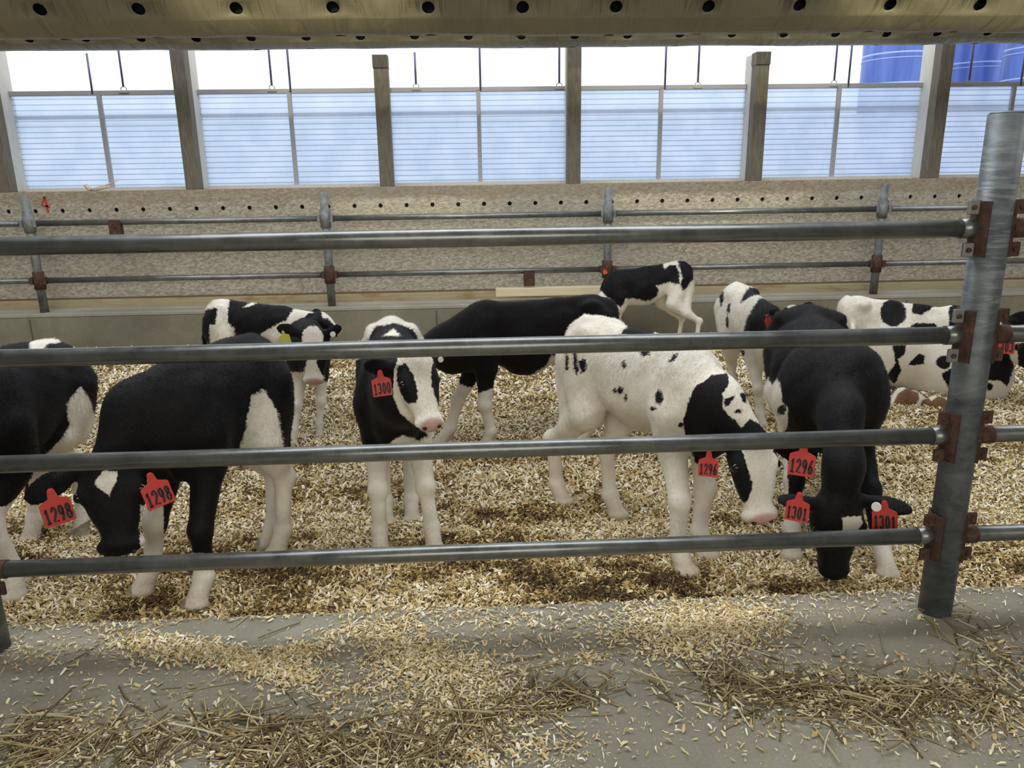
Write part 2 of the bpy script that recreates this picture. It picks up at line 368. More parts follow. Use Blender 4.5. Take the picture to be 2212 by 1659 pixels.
def straw(name, q, label, l0=.025, l1=.22):
    Pg = toground(q); n = len(Pg); V = []; Fs = []; tone = []
    ang = rng.random(n)*math.pi; keep = rng.random(n) < .27; Pg = Pg[keep]; n = len(Pg); ang = ang[keep]; Ln = l0+(l1-l0)*rng.random(n)**1.9
    ns = 4; NV = 3
    Vv = np.empty((n, ns, NV, 3)); t = np.linspace(-.5, .5, ns); bend = rng.normal(0, .05, n); R = .0015+.0022*rng.random(n)
    tl = rng.normal(0, .05, n); zc = .002+.022*rng.random(n)**2
    for i in range(ns):
        aa = ang+bend*t[i]*2
        cx = Pg[:, 0]+np.cos(aa)*t[i]*Ln; cy = Pg[:, 1]+np.sin(aa)*t[i]*Ln; cz = np.maximum(zc+tl*t[i]*Ln, .0018)
        for k in range(NV):
            th = 2*math.pi*k/NV
            Vv[:, i, k, 0] = cx-np.sin(aa)*math.cos(th)*R; Vv[:, i, k, 1] = cy+np.cos(aa)*math.cos(th)*R; Vv[:, i, k, 2] = cz+math.sin(th)*R
    b = (np.arange(n)*ns*NV)[:, None]; Fl = []
    for i in range(ns-1):
        for k in range(NV):
            k2 = (k+1) % NV; Fl.append(b+[i*NV+k, i*NV+k2, (i+1)*NV+k2, (i+1)*NV+k])
    Fq = np.concatenate(Fl, 0); tn = np.clip(rng.normal(.57, .26, n), 0, 1)
    return link(name, np_mesh(name, Vv.reshape(-1, 3), Fq, STRAW, True, {'tone': ('FACE', np.tile(tn, len(Fl)))}), kind='stuff', category='straw', label=label)
straw('straw', blob_pts([(560, 1600, 90, 30, 520, 5), (720, 1620, 120, 32, 720, -5), (900, 1610, 100, 30, 520, -15), (1020, 1560, 90, 26, 420, -25), (1150, 1530, 90, 25, 330, -20), (1280, 1490, 60, 20, 170, -15),
    (650, 1520, 40, 30, 60, -40), (480, 1560, 80, 25, 120, 0), (200, 1625, 120, 22, 420, 0), (60, 1600, 60, 30, 260, 0), (340, 1600, 60, 25, 110, 0), (150, 1550, 120, 20, 60, 0), (1000, 1400, 350, 60, 70, 0), (1130, 1480, 200, 40, 60, 0)]),
    'brown straw stalks strewn along the bottom left and middle of the alley')
straw('straw', blob_pts([(1600, 1470, 70, 20, 300, 8), (1720, 1500, 80, 24, 400, 12), (1850, 1530, 90, 26, 560, 12), (1930, 1500, 80, 24, 320, 10), (2050, 1520, 90, 30, 420, 8), (2170, 1480, 50, 60, 380, 70), (2120, 1400, 60, 25, 110, 35), (2080, 1350, 60, 14, 60, 30), (1550, 1520, 50, 25, 60, 30), (1640, 1400, 100, 30, 60, 0), (1950, 1580, 150, 14, 60, 10)]),
    'brown straw stalks strewn over the alley at the lower right')

# ------------------------------------------------------------------ setting: back side
CURBY = 7.55; WALLY = 7.95
cz = atY(700, 657, CURBY)[2]; cz0 = atY(1100, 655+8, CURBY)[2]
curbtop = float(atY(400, 679, CURBY)[2])
m = MB(); m.box((0, CURBY+.2, (curbtop-.3)/2), (18, .4, curbtop+.3)); m.build('curb', CURB, kind='structure', bevel=.008)
m = MB(); m.box((0, CURBY+.2, curbtop+.017), (18, .41, .034)); m.build('curb_cap', CAPC, kind='structure', bevel=.006)
m = MB()
for x in (-4.35, -2.52, -.4, .95, 2.9, 4.4): m.box((x, CURBY-.001, curbtop/2-.03), (.012, .006, curbtop+.02))
m.build('curb_joint', mat('dark_curb_joint', (.10, .09, .07), .9), kind='structure')  # dark strips marking the curb joints
zb1 = float(atY(1100, 627, WALLY)[2]); zb0 = curbtop+.03
m = MB(); m.box((0, WALLY+.0, (zb0+zb1)/2-.0), (18, .06, zb1-zb0)); m.build('trim_1', BOARD, kind='structure')
m = MB(); m.box((0, WALLY-.045, zb0+.02), (18, .03, .04)); m.build('trim_2', BOARD, kind='structure')
m = MB(); m.box((0, WALLY+.02, zb1+.008), (18, .06, .022)); m.build('gap_shadow_strip', mat('painted_gap_shadow', (.16, .11, .06), .9), kind='structure')  # dark strip standing in for the shadow line under the strand board
sill = float(atY(1100, 399, WALLY)[2])

def holed(V, Fs, u0, s, n, v0, v1, vc, r, mp, depth):
    """strip of n square cells, each with a round hole; mp(u,v,d)->xyz"""
    for i in range(n):
        uc = u0+i*s; base = len(V); bd = []
        for k in range(4): bd.append((uc-s/2+s*k/4, v0))
        for k in range(4): bd.append((uc+s/2, v0+(v1-v0)*k/4))
        for k in range(4): bd.append((uc+s/2-s*k/4, v1))
        for k in range(4): bd.append((uc-s/2, v1-(v1-v0)*k/4))
        ci = []
        for k in range(16):
            a = math.radians(-135+22.5*k); ci.append((uc+r*math.cos(a), vc+r*math.sin(a)))
        for p in bd: V.append(mp(p[0], p[1], 0))
        for p in ci: V.append(mp(p[0], p[1], 0))
        for p in ci: V.append(mp(p[0], p[1], depth))
        for k in range(16):
            k2 = (k+1) % 16; Fs.append((base+k, base+k2, base+16+k2, base+16+k)); Fs.append((base+16+k, base+16+k2, base+32+k2, base+32+k))
# OSB wall: hole rows
zu = float(atY(1128, 439, WALLY)[2]); zl = float(atY(1128, 583, WALLY)[2])
xa = atY(18, 457, WALLY)[0]; xb = atY(1861, 428, WALLY)[0]; su = (xb-xa)/33
V = []; Fs = []; mpw = lambda u, v, d: (u, WALLY+d, v)
N = 60; U0 = xa-13*su; ulo = U0-su/2; uhi = U0+(N-.5)*su
holed(V, Fs, U0, su, N, zu-.1, zu+.1, zu, .021, mpw, .02)
la, lb = atY(120, 603, WALLY)[0], atY(686, 593, WALLY)[0]; sl = (lb-la)/9; nl = int((uhi-ulo)/sl); L0 = la-round((la-ulo)/sl-.5)*sl
holed(V, Fs, L0, sl, nl, zl-.1, zl+.1, zl, .021, mpw, .02)
m = MB(); m.add(V, Fs)
def quad(z0, z1): m.add([(ulo, WALLY, z0), (uhi, WALLY, z0), (uhi, WALLY, z1), (ulo, WALLY, z1)], [(0, 1, 2, 3)])
quad(zb1+.015, zl-.1); quad(zl+.1, zu-.1); quad(zu+.1, sill)
m.add([(ulo, WALLY, sill), (uhi, WALLY, sill), (uhi, WALLY+.35, sill), (ulo, WALLY+.35, sill)], [(0, 1, 2, 3)])
m.build('wall_back', OSB, kind='structure')
m = MB(); m.box((0, WALLY+.2, (sill+.2)/2), (18, .33, sill-.25)); m.build('wall_back_hole_shade', DARK, kind='structure')  # added near-black box, painted shade behind the wall holes
# red 4
def stroke_mesh(m, strokes, org, ex, ey, w, off, nrm):
    org, ex, ey, nrm = map(Vector, (org, ex, ey, nrm))
    for st in strokes:
        pts = [org+ex*x+ey*y+nrm*off for x, y in st]; V = []; Fs = []
        for i, p in enumerate(pts):
            d = (pts[min(i+1, len(pts)-1)]-pts[max(i-1, 0)]).normalized(); s = d.cross(nrm).normalized()*w/2
            if i == 0: p = p-d*w*.4
            if i == len(pts)-1: p = p+d*w*.4
            V += [p-s-nrm*.0004, p+s-nrm*.0004, p-s+nrm*.0004, p+s+nrm*.0004]
        for i in range(len(pts)-1):
            a = 4*i; b = a+4; Fs += [(a+2, a+3, b+3, b+2), (a, b, b+1, a+1), (a, a+2, b+2, b), (a+1, b+1, b+3, a+3)]
        m.add(V, Fs)
def arc(cx, cy, rx, ry, a0, a1, n=10): return [(cx+rx*math.cos(math.radians(a0+(a1-a0)*i/n)), cy+ry*math.sin(math.radians(a0+(a1-a0)*i/n))) for i in range(n+1)]
DIG = {'1': [[(.25, .8), (.5, 1), (.5, 0)], [(.28, 0), (.72, 0)]], '2': [arc(.5, .72, .36, .28, 170, -30)+[(.12, .02), (.9, .02)]],
    '9': [arc(.5, .7, .33, .3, 0, 360, 14), [(.83, .72), (.74, .3), (.5, 0)]], '8': [arc(.5, .75, .29, .24, 0, 360, 14), arc(.5, .26, .36, .27, 0, 360, 14)],
    '3': [arc(.45, .75, .34, .25, 150, -80)+arc(.45, .26, .38, .27, 80, -150)], '0': [arc(.5, .5, .34, .5, 0, 360, 18)],
    '6': [[(.72, 1), (.4, .72), (.2, .35)], arc(.5, .28, .32, .28, 0, 360, 14)], '4': [[(.5, 1), (.1, .4), (.95, .3)], [(.62, 1.0), (.7, -.1)]], '7': [[(.1, 1), (.85, 1), (.4, 0)]]}
m = MB(); p = atY(90, 455, WALLY-.004); stroke_mesh(m, DIG['4'], p, (.085, 0, 0), (0, 0, .125), .022, 0, (0, -1, 0))
m.build('painted_number', REDP, label='red painted number 4 on the strand board at the left', category='number')
# windows
WY = 8.27; cols = [atY(x, 300, WALLY+.02)[0] for x in (-12, 404, 830, 1240, 1637, 2024)]
tall = [1, 1, 0, 1, 0, 1]
stp = np.mean(np.diff(cols)); cols = [cols[0]-stp]+cols+[cols[-1]+stp, cols[-1]+2*stp]; tall = [0]+tall+[0, 1]
ztall = 3.2; zshort = float(atY(830, 118, WALLY+.02)[2]); zmid = float(atY(1040, 193, WY)[2])
for i, (x, tl) in enumerate(zip(cols, tall)):
    zt = ztall if tl else zshort
    e = empty('wall_post', (x, WALLY+.08, sill), kind='structure')
    m = MB(); m.box((x, WALLY+.075, (sill+zt)/2-.001), (.135, .13, zt-sill)); m.build('post_face', POSTW, e, .006)
    m = MB(); m.box((x, WALLY+.075, zt-.06), (.146, .14, .12)); m.build('post_cap', POSTW, e, .004)
    m = MB(); m.box((x, WALLY+.26, (sill+ztall)/2), (.11, .24, ztall-sill) if tl else (.10, .24, ztall-sill) ); 
    if tl: m.build('jamb', SIDEW, e, .004)
    else:
        m = MB(); m.box((x, WALLY+.26, (sill+zt)/2), (.10, .24, zt-sill)); m.build('jamb', SIDEW, e, .004)
for i in range(len(cols)-1):
    a, b = cols[i]+.05, cols[i+1]-.05; xm = (a+b)/2
    e = empty('window_%d' % (i+1), (xm, WY, sill), kind='structure')
    m = MB(); m.box((xm, WY+.01, (sill+zmid)/2), (b-a, .012, zmid-sill)); m.build('window_panel', POLY, e)
    m = MB(); m.box((xm, WY, zmid), (b-a, .05, .045)); m.build('top_rail', FRAME, e, .004)
    m = MB(); m.box((xm, WY+.05, sill+(zmid-sill)*.76), (b-a, .02, .03)); m.build('back_rail', FRAME, e)
    m = MB(); m.box((xm, WY-.005, (sill+zmid)/2), (.04, .04, zmid-sill)); m.build('mullion', FRAME, e, .003)
    m = MB(); m.box((xm, WY, sill+.015), (b-a, .06, .03)); m.build('sill_strip', SIDEW, e)
hang = [(185, 115, 200, 203, 0), (262, 108, 268, 198, 1), (581, 106, 588, 195, 1), (621, 106, 628, 200, 0), (895, 113, 899, 192, 1), (1035, 104, 1038, 196, 0), (1206, 104, 1208, 190, 1), (1438, 102, 1436, 193, 0), (1508, 102, 1507, 188, 1), (1806, 106, 1801, 184, 1), (1838, 98, 1832, 188, 0), (2098, 96, 2092, 183, 1), (2207, 96, 2204, 186, 0)]
for (x0, y0, x1, y1, ring) in hang:
    b = atY(x1, y1, WY-.02); tz = 3.2 if y0 < 112 else atY(x0, y0, WY-.02)[2]; t = (tz-b[2]); tx = b[0]
    e = empty('hanger_rod', (b[0], b[1], b[2]), category='rod', group='rods above the window panels')
    if ring:
        e['label'] = 'thin dark lifting rod ending in a ring eye on a window top rail'
        m = MB(); m.tube([(tx, b[1], b[2]+.05), (tx, b[1], tz)], .011, 8); m.build('rod', HANG, e)
        m = MB(); m.tube([(tx+.028*math.cos(a), b[1], b[2]+.025+.022*math.sin(a)) for a in np.linspace(0, 2*math.pi, 17)], .005, 6, False); m.build('ring', FRAME, e)
        m = MB(); m.box((tx, b[1], b[2]-.005), (.09, .03, .012)); m.build('ring_plate', FRAME, e)
    else:
        e['label'] = 'thin dark upright rod continuing a window mullion above its top rail'; e['group'] = 'upright rods above the mullions'
        m = MB(); m.tube([(tx, b[1], b[2]), (tx, b[1], tz)], .011, 8); m.build('rod', HANG, e)
# splintered wood on sill
p = atY(205, 412, WALLY+.05); e = empty('splintered_board', tuple(p), label='splintered pale wood scraps lying on the left window sill', category='wood scrap')
m = MB(); m.tube([atY(200, 411, WALLY+.05), atY(225, 402, WALLY+.06), atY(254, 390, WALLY+.07)], [.015, .012, .003], 5); m.build('splinter', SPLINT, e)
m = MB(); m.tube([atY(205, 411, WALLY+.04), atY(228, 405, WALLY+.05), atY(240, 403, WALLY+.06)], [.012, .012, .005], 5); m.build('splinter', SPLINT, e)
m = MB(); m.tube([atY(196, 412, WALLY+.04), atY(184, 400, WALLY+.05)], [.022, .02], 5); m.build('splinter', SPLINT, e)

# outside
m = MB(); m.box((0, 60, -.3), (240, 103, .2)); m.build('ground_outside', SNOW, kind='structure')
def silo(xl, xr, Y, lab):
    a = atY(xl, 140, Y)[0]; b = atY(xr, 140, Y)[0]; r = (b-a)/2; cx = (a+b)/2
    e = empty('silo', (cx, Y, -.2), label=lab, category='silo')
    m = MB(); m.tube([(cx, Y, -.2), (cx, Y, 16)], r, 48); m.build('silo_wall', SILO, e)
    m = MB()
    for z in np.arange(1.2, 16, 1.45): m.tube([(cx, Y, z), (cx, Y, z+.06)], r+.03, 48)
    m.build('band', mat('silo_band', (.3, .4, .75), .4), e)
    m = MB(); n = 48; V = [(cx+r*math.cos(2*math.pi*k/n), Y+r*math.sin(2*math.pi*k/n), 16) for k in range(n)]+[(cx, Y, 18)]
    m.add(V, [(k, (k+1) % n, n) for k in range(n)]); m.build('silo_roof', FRAME, e)
silo(1868, 2008, 42, 'tall blue banded silo outside, left of the right wooden wall post')
silo(2036, 2166, 46, 'tall blue banded silo outside, just right of the wooden wall post')
silo(2178, 2330, 40, 'tall blue banded silo outside, cut off by the right edge of the photo')
# feed-lot fence & low snow bank outside
e = empty('outdoor_fence', (0, 14, 0), label='grey pipe fence outside, dimly seen through the window panels', category='fence')
for z in (.75, 1.05, 1.3):
    m = MB(); m.tube([(-14, 14, z), (16, 14, z)], .03, 8); m.build('rail', GALV, e)
for k in range(10):
    m = MB(); m.tube([(-13+3.1*k, 14, -.2), (-13+3.1*k, 14, 1.45)], .04, 8); m.build('post', GALV, e)
m = MB(); m.box((0, 30, .55), (80, .6, 1.7)); m.build('concrete_bunker_wall', mat('distant_concrete', (.42, .42, .42), .9), label='low grey wall outside beyond the pipe fence, dim through the panels', category='wall')
m = MB(); m.box((-10, 55, 2.5), (110, 6, 5.2)); m.build('distant_barn', mat('distant_barn_siding', (.55, .58, .62), .8), label='long pale barn far outside, blurred behind the window panels', category='barn')

# ------------------------------------------------------------------ shell out of view (roof, ends, alley side) keeps the daylight out
SH = mat('roof_underside', (.36, .35, .33), .9)
m = MB()
m.box((0, -1.9, 5.2), (19, 9.8, .1)); m.box((0, 6.3, 5.2), (19, 3.4, .1)); m.build('ceiling', SH, kind='structure')
m = MB(); m.box((0, 8.3, 4.3), (19, .1, 1.9)); m.build('wall_back_top', SH, kind='structure')
m = MB(); m.box((-9.3, .8, 2.4), (.1, 15.4, 5.6)); m.build('wall_left', SH, kind='structure')
m = MB(); m.box((9.3, .8, 2.4), (.1, 15.4, 5.6)); m.build('wall_right', SH, kind='structure')
m = MB(); m.box((0, -6.7, 2.4), (19, .1, 5.6)); m.build('wall_front', SH, kind='structure')
m = MB(); m.box((0, -4.2, -.15), (19, 5.2, .3)); m.build('floor_alley', CONC, kind='structure')

# ------------------------------------------------------------------ air tubes
def air_tube(R, Yt, elev, hole_x, s, angs, r, lab, x0, x1, wr):
    e_ = math.radians(elev); zt = CAMH+Yt*math.tan(e_); Yc = Yt-math.sin(e_)*R; zc = zt+math.cos(e_)*R
    # v = angle (rad) measured from straight down towards camera
    def mp(u, v, d):
        v = v/R; k = R-d+wr*(math.sin(u*5.1+v*2)*.5+math.sin(u*11.7+v*5)*.3+math.sin(u*2.3)*.8)
        return (u, Yc-math.sin(v)*k, zc-math.cos(v)*k)
    n0 = int((hole_x-x0)/s); U0 = hole_x-n0*s; n = int((x1-U0)/s); V = []; Fs = []
    bands = []; hv = .06
    vs = sorted([a*R for a in angs]); cur = vs[0]-hv
    for vc in vs: holed(V, Fs, U0, s, n, vc-hv, vc+hv, vc, r, mp, .004)
    edges = [vs[0]-hv] + [x for vc in vs for x in (vc-hv, vc+hv)][1:]
    edges = [(vs[i]+hv, vs[i+1]-hv) for i in range(len(vs)-1)]+[(vs[-1]+hv, vs[0]-hv+2*math.pi*R)]
    for a, b in edges:
        nv = max(2, int((b-a)/.05)); nu = n*4; base = len(V)
        for i in range(nu+1):
            for j in range(nv+1): V.append(mp(U0-s/2+s*i/4, a+(b-a)*j/nv, 0))
        for i in range(nu):
            for j in range(nv): q = base+i*(nv+1)+j; Fs.append((q, q+nv+1, q+nv+2, q+1))
    m = MB(); m.add(V, Fs, True); o = m.build('air_tube', FAB, label=lab, category='air tube')
    m = MB(); m.tube([(U0-s/2, Yc, zc), (U0+(n-.5)*s, Yc, zc)], R-.05, 24); c = m.build('tube_hole_shade', DARK, o)  # added near-black core, painted shade behind the tube holes
    return Yc, zc
def tube_angle(R, Yt, elev, py):
    e_ = math.radians(elev); Yc = Yt-math.sin(e_)*R; zc = CAMH+Yt*math.tan(e_)+math.cos(e_)*R
    best = min(((abs(proj(np.array([0, Yc-math.sin(a)*R, zc-math.cos(a)*R]))[1]-py), a) for a in np.linspace(0, 2.4, 400)))[1]
    return best, (0, Yc-math.sin(best)*R, zc-math.cos(best)*R)
a1, h1 = tube_angle(.25, 4.28, 9.25, 16)
air_tube(.25, 4.28, 9.25, float(atY(1129, 14, h1[1])[0]), .457, [math.radians(-4), a1], .031, 'near perforated tan fabric air tube running across the top of the photo', -5, 6, .004)
a2, h2 = tube_angle(.27, 7.28, 8.5, 79)
air_tube(.27, 7.28, 8.5, float(atY(1127, 77, h2[1])[0]), .457, [math.radians(-4), a2], .038, 'far perforated grey-tan air tube, mostly hidden above the near one', -8, 9, .004)

# ------------------------------------------------------------------ front pipe fence
FY = 2.385; RZ = [1.367, 1.023, .674, .301]; RX = 1.637; LX = -1.70
fence = empty('pipe_fence', (0, FY, 0), label='galvanised four-rail pipe fence in the foreground along the concrete alley', category='fence')
pr = .055
for px, top in ((RX, 1.715), (LX, 1.715)):
    m = MB(); m.tube([(px, FY, -.02), (px, FY, top-.006)], pr, 40); m.build('post', GPOST, fence)
    m = MB(); m.tube([(px, FY, top-.006), (px, FY, top)], [pr-.001, pr-.006], 40); m.build('post_cap', GPOST, fence)
rr = .0285
for z in RZ:
    for a, b in ((LX+pr+.012, RX-pr-.012), (RX+pr+.012, RX+3.3), (LX-3.3, LX-pr-.012)):
        m = MB(); m.tube([(a, FY, z), (b, FY, z)], rr, 32); m.build('rail', GALV, fence)
    for px in (RX, LX):
        for sd in (-1, 1):
            if px == LX and z > 1: pass
            # curved saddle strap hugging the post, with flat ears above and below the rail
            m = MB(); n = 10; V = []; Fs = []
            hh = .085; 
            for i in range(n+1):
                a = math.radians(-50+100*i/n); ca, sa = math.cos(a), math.sin(a)
                for (rad, zz) in ((pr+.001, -hh), (pr+.008, -hh), (pr+.008, hh), (pr+.001, hh)):
                    V.append((px+sd*ca*rad, FY-sa*rad, z+zz))
            for i in range(n):
                for k in range(4): Fs.append((i*4+k, i*4+(k+1) % 4, (i+1)*4+(k+1) % 4, (i+1)*4+k))
            Fs += [(0, 1, 2, 3), (n*4+3, n*4+2, n*4+1, n*4)]
            m.add(V, Fs); c = m.build('clamp', RUST, fence, .002)
            m = MB(); m.tube([(px+sd*(pr+.002), FY, z), (px+sd*(pr+.05), FY, z)], rr+.003, 24); m.build('rail_cup', GALV if sd < 0 else RUST, c)
            for q in (-1, 1):
                m = MB(); m.box((px+sd*(pr+.018), FY-.012, z+q*.066), (.042, .012, .045)); m.build('clamp_ear', BRACK if z > .9 and sd < 0 else RUST, c, .004)
                m = MB(); m.tube([(px+sd*(pr+.022), FY-.026, z+q*.066), (px+sd*(pr+.022), FY-.006, z+q*.066)], .008, 6); m.build('bolt', RUST, c)

# back fence
BY = 7.66
bf = empty('pipe_fence', (0, BY, 0), label='thin two-rail pipe fence standing on the concrete curb at the back', category='fence')
bx = [atY(x, 500, BY)[0] for x in (66, 705, 1313, 1901)]; d = np.mean(np.diff(bx)); bx = [bx[0]-d]+list(bx)+[bx[-1]+d]
ztop = atY(703, 415, BY)[2]; z1 = atY(1106, 465, BY)[2]; z2 = atY(1106, 585.5, BY)[2]
for x in bx:
    m = MB(); m.tube([(x, BY, curbtop+.03), (x, BY, ztop)], .04, 20); m.build('post', OLDP, bf)
    for z in (z1, z2):
        m = MB(); m.tube([(x, BY, z-.085), (x, BY, z+.085)], .052, 20); c = m.build('collar', OLDP if z == z1 else RUST, bf)
        for s_ in (-1, 1):
            m = MB(); m.box((x+s_*.062, BY-.01, z), (.03, .05, .07)); m.build('collar_ear', OLDP if z == z1 else RUST, c, .004)
for a, b in zip(bx[:-1], bx[1:]):
    for z in (z1, z2):
        m = MB(); m.tube([(a+.05, BY, z), (b-.05, BY, z)], .028, 16); m.build('rail', GALV, bf)
for (px, y0, y1) in ((248, 475, 548), (1143, 583, 617)):
    t0, t1 = atY(px, y0, BY), atY(px, y1, BY)
    m = MB(); m.box((t0[0], BY, (t0[2]+t1[2])/2), (.11, .075, t0[2]-t1[2])); c = m.build('rail_bracket', RUST, bf, .006)
    m = MB(); m.tube([(t0[0], BY-.046, t0[2]-.06), (t0[0], BY-.03, t0[2]-.06)], .012, 8); m.build('bolt', RUST, c)
p0, p1 = atY(1071, 632, BY-.05), atY(1330, 626, BY-.05)
m = MB(); m.box(((p0[0]+p1[0])/2, BY-.02, p0[2]), (p1[0]-p0[0], .09, .085)); m.build('wooden_beam', PINE, bevel=.006, label='short pale pine beam lying on the back curb behind the calves', category='beam')

# ------------------------------------------------------------------ calves: smooth-union field, meshed with surface nets
def nrm(v): v = np.asarray(v, float); return v/np.linalg.norm(v)
class Field:
    def __init__(s, lo, hi, h):
        s.h = h; s.lo = np.array(lo, float); s.n = (np.ceil((np.array(hi)-s.lo)/h)+1).astype(int)
        s.D = np.full(s.n, .5, np.float32); s.ax = [s.lo[i]+h*np.arange(s.n[i]) for i in range(3)]
    def region(s, mn, mx):
        a = np.maximum(np.floor((mn-s.lo)/s.h).astype(int), 0); b = np.minimum(np.ceil((mx-s.lo)/s.h).astype(int)+1, s.n)
        sl = tuple(slice(a[i], max(b[i], a[i]+1)) for i in range(3))
        g = np.meshgrid(*[s.ax[i][sl[i]] for i in range(3)], indexing='ij'); return sl, np.stack(g, -1)
    def merge(s, sl, d, k, sub=False):
        D = s.D[sl]
        if sub:
            h = np.clip(.5-.5*(D+d)/k, 0, 1); s.D[sl] = D*(1-h)+(-d)*h+k*h*(1-h)
        else:
            h = np.clip(.5+.5*(d-D)/k, 0, 1); s.D[sl] = d*(1-h)+D*h-k*h*(1-h)
    def cap(s, a, b, r1, r2, k=.03, flat=None, sub=False):
        a = np.array(a, float); b = np.array(b, float); m = max(r1, r2)+k+.03
        sl, P = s.region(np.minimum(a, b)-m, np.maximum(a, b)+m); ab = b-a
        t = np.clip(((P-a)@ab)/max(ab@ab, 1e-9), 0, 1); q = P-a-t[..., None]*ab
        if flat is not None:
            n, f = flat; n = nrm(n); q = q+n*((q@n)*(f-1))[..., None]
        d = np.linalg.norm(q, axis=-1)-(r1+(r2-r1)*t); s.merge(sl, d.astype(np.float32), k, sub)
    def ell(s, c, r, ax=None, k=.04, sub=False):
        c = np.array(c, float); r = np.array(r, float); m = r.max()+k+.03; sl, P = s.region(c-m, c+m); q = P-c
        if ax is not None: q = q@np.array(ax).T
        k0 = np.linalg.norm(q/r, axis=-1); k1 = np.linalg.norm(q/r**2, axis=-1)+1e-9
        s.merge(sl, (k0*(k0-1)/k1).astype(np.float32), k, sub)
    def mesh(s):
        D = s.D; S = D < 0
        c = np.zeros(tuple(np.array(D.shape)-1), int)
        for dx in (0, 1):
            for dy in (0, 1):
                for dz in (0, 1): c += S[dx:S.shape[0]-1+dx, dy:S.shape[1]-1+dy, dz:S.shape[2]-1+dz]
        act = (c > 0) & (c < 8); idx = -np.ones(act.shape, int); ii = np.argwhere(act); idx[act] = np.arange(len(ii))
        acc = np.zeros((len(ii), 3)); cnt = np.zeros(len(ii)); cr = [(x, y, z) for x in (0, 1) for y in (0, 1) for z in (0, 1)]
        for A in cr:
            for B in cr:
                if sum(abs(np.array(A)-B)) != 1 or A > B: continue
                da = D[ii[:, 0]+A[0], ii[:, 1]+A[1], ii[:, 2]+A[2]]; db = D[ii[:, 0]+B[0], ii[:, 1]+B[1], ii[:, 2]+B[2]]
                x = (da < 0) != (db < 0); t = np.where(x, da/(da-db+1e-12), 0)[:, None]
                p = np.array(A)+(np.array(B)-np.array(A))*t; acc += p*x[:, None]; cnt += x
        V = s.lo+s.h*(ii+acc/cnt[:, None]); Fq = []
        for a in range(3):
            b, c_ = (a+1) % 3, (a+2) % 3
            sa = [slice(None)]*3; sb = [slice(None)]*3; sa[a] = slice(0, -1); sb[a] = slice(1, None)
            x = S[tuple(sa)] != S[tuple(sb)]; e = np.argwhere(x); e = e[(e[:, b] > 0) & (e[:, c_] > 0) & (e[:, b] < act.shape[b]) & (e[:, c_] < act.shape[c_])]
            def g(ob, oc): q = e.copy(); q[:, b] -= ob; q[:, c_] -= oc; return idx[q[:, 0], q[:, 1], q[:, 2]]
            Q = np.stack([g(1, 1), g(0, 1), g(0, 0), g(1, 0)], 1); fl = ~S[e[:, 0], e[:, 1], e[:, 2]]
            Q[fl] = Q[fl][:, ::-1]; Fq.append(Q)
        return V, np.concatenate(Fq)

def poly_sd(x, y, poly):
    if poly[0] == 'e':
        _, cx, cy, rx, ry = poly; return (1-np.sqrt(((x-cx)/rx)**2+((y-cy)/ry)**2))*min(rx, ry)
    P = np.array(poly, float); d = np.full(x.shape, 1e9); ins = np.zeros(x.shape, bool)
    for (ax, ay), (bx, by) in zip(P, np.roll(P, -1, 0)):
        ex, ey = bx-ax, by-ay; t = np.clip(((x-ax)*ex+(y-ay)*ey)/(ex*ex+ey*ey+1e-9), 0, 1)
        d = np.minimum(d, np.hypot(x-ax-ex*t, y-ay-ey*t))
        cnd = (ay > y) != (by > y); ins ^= cnd & (x < (bx-ax)*(y-ay)/(by-ay+1e-12)+ax)
    return np.where(ins, d, -d)

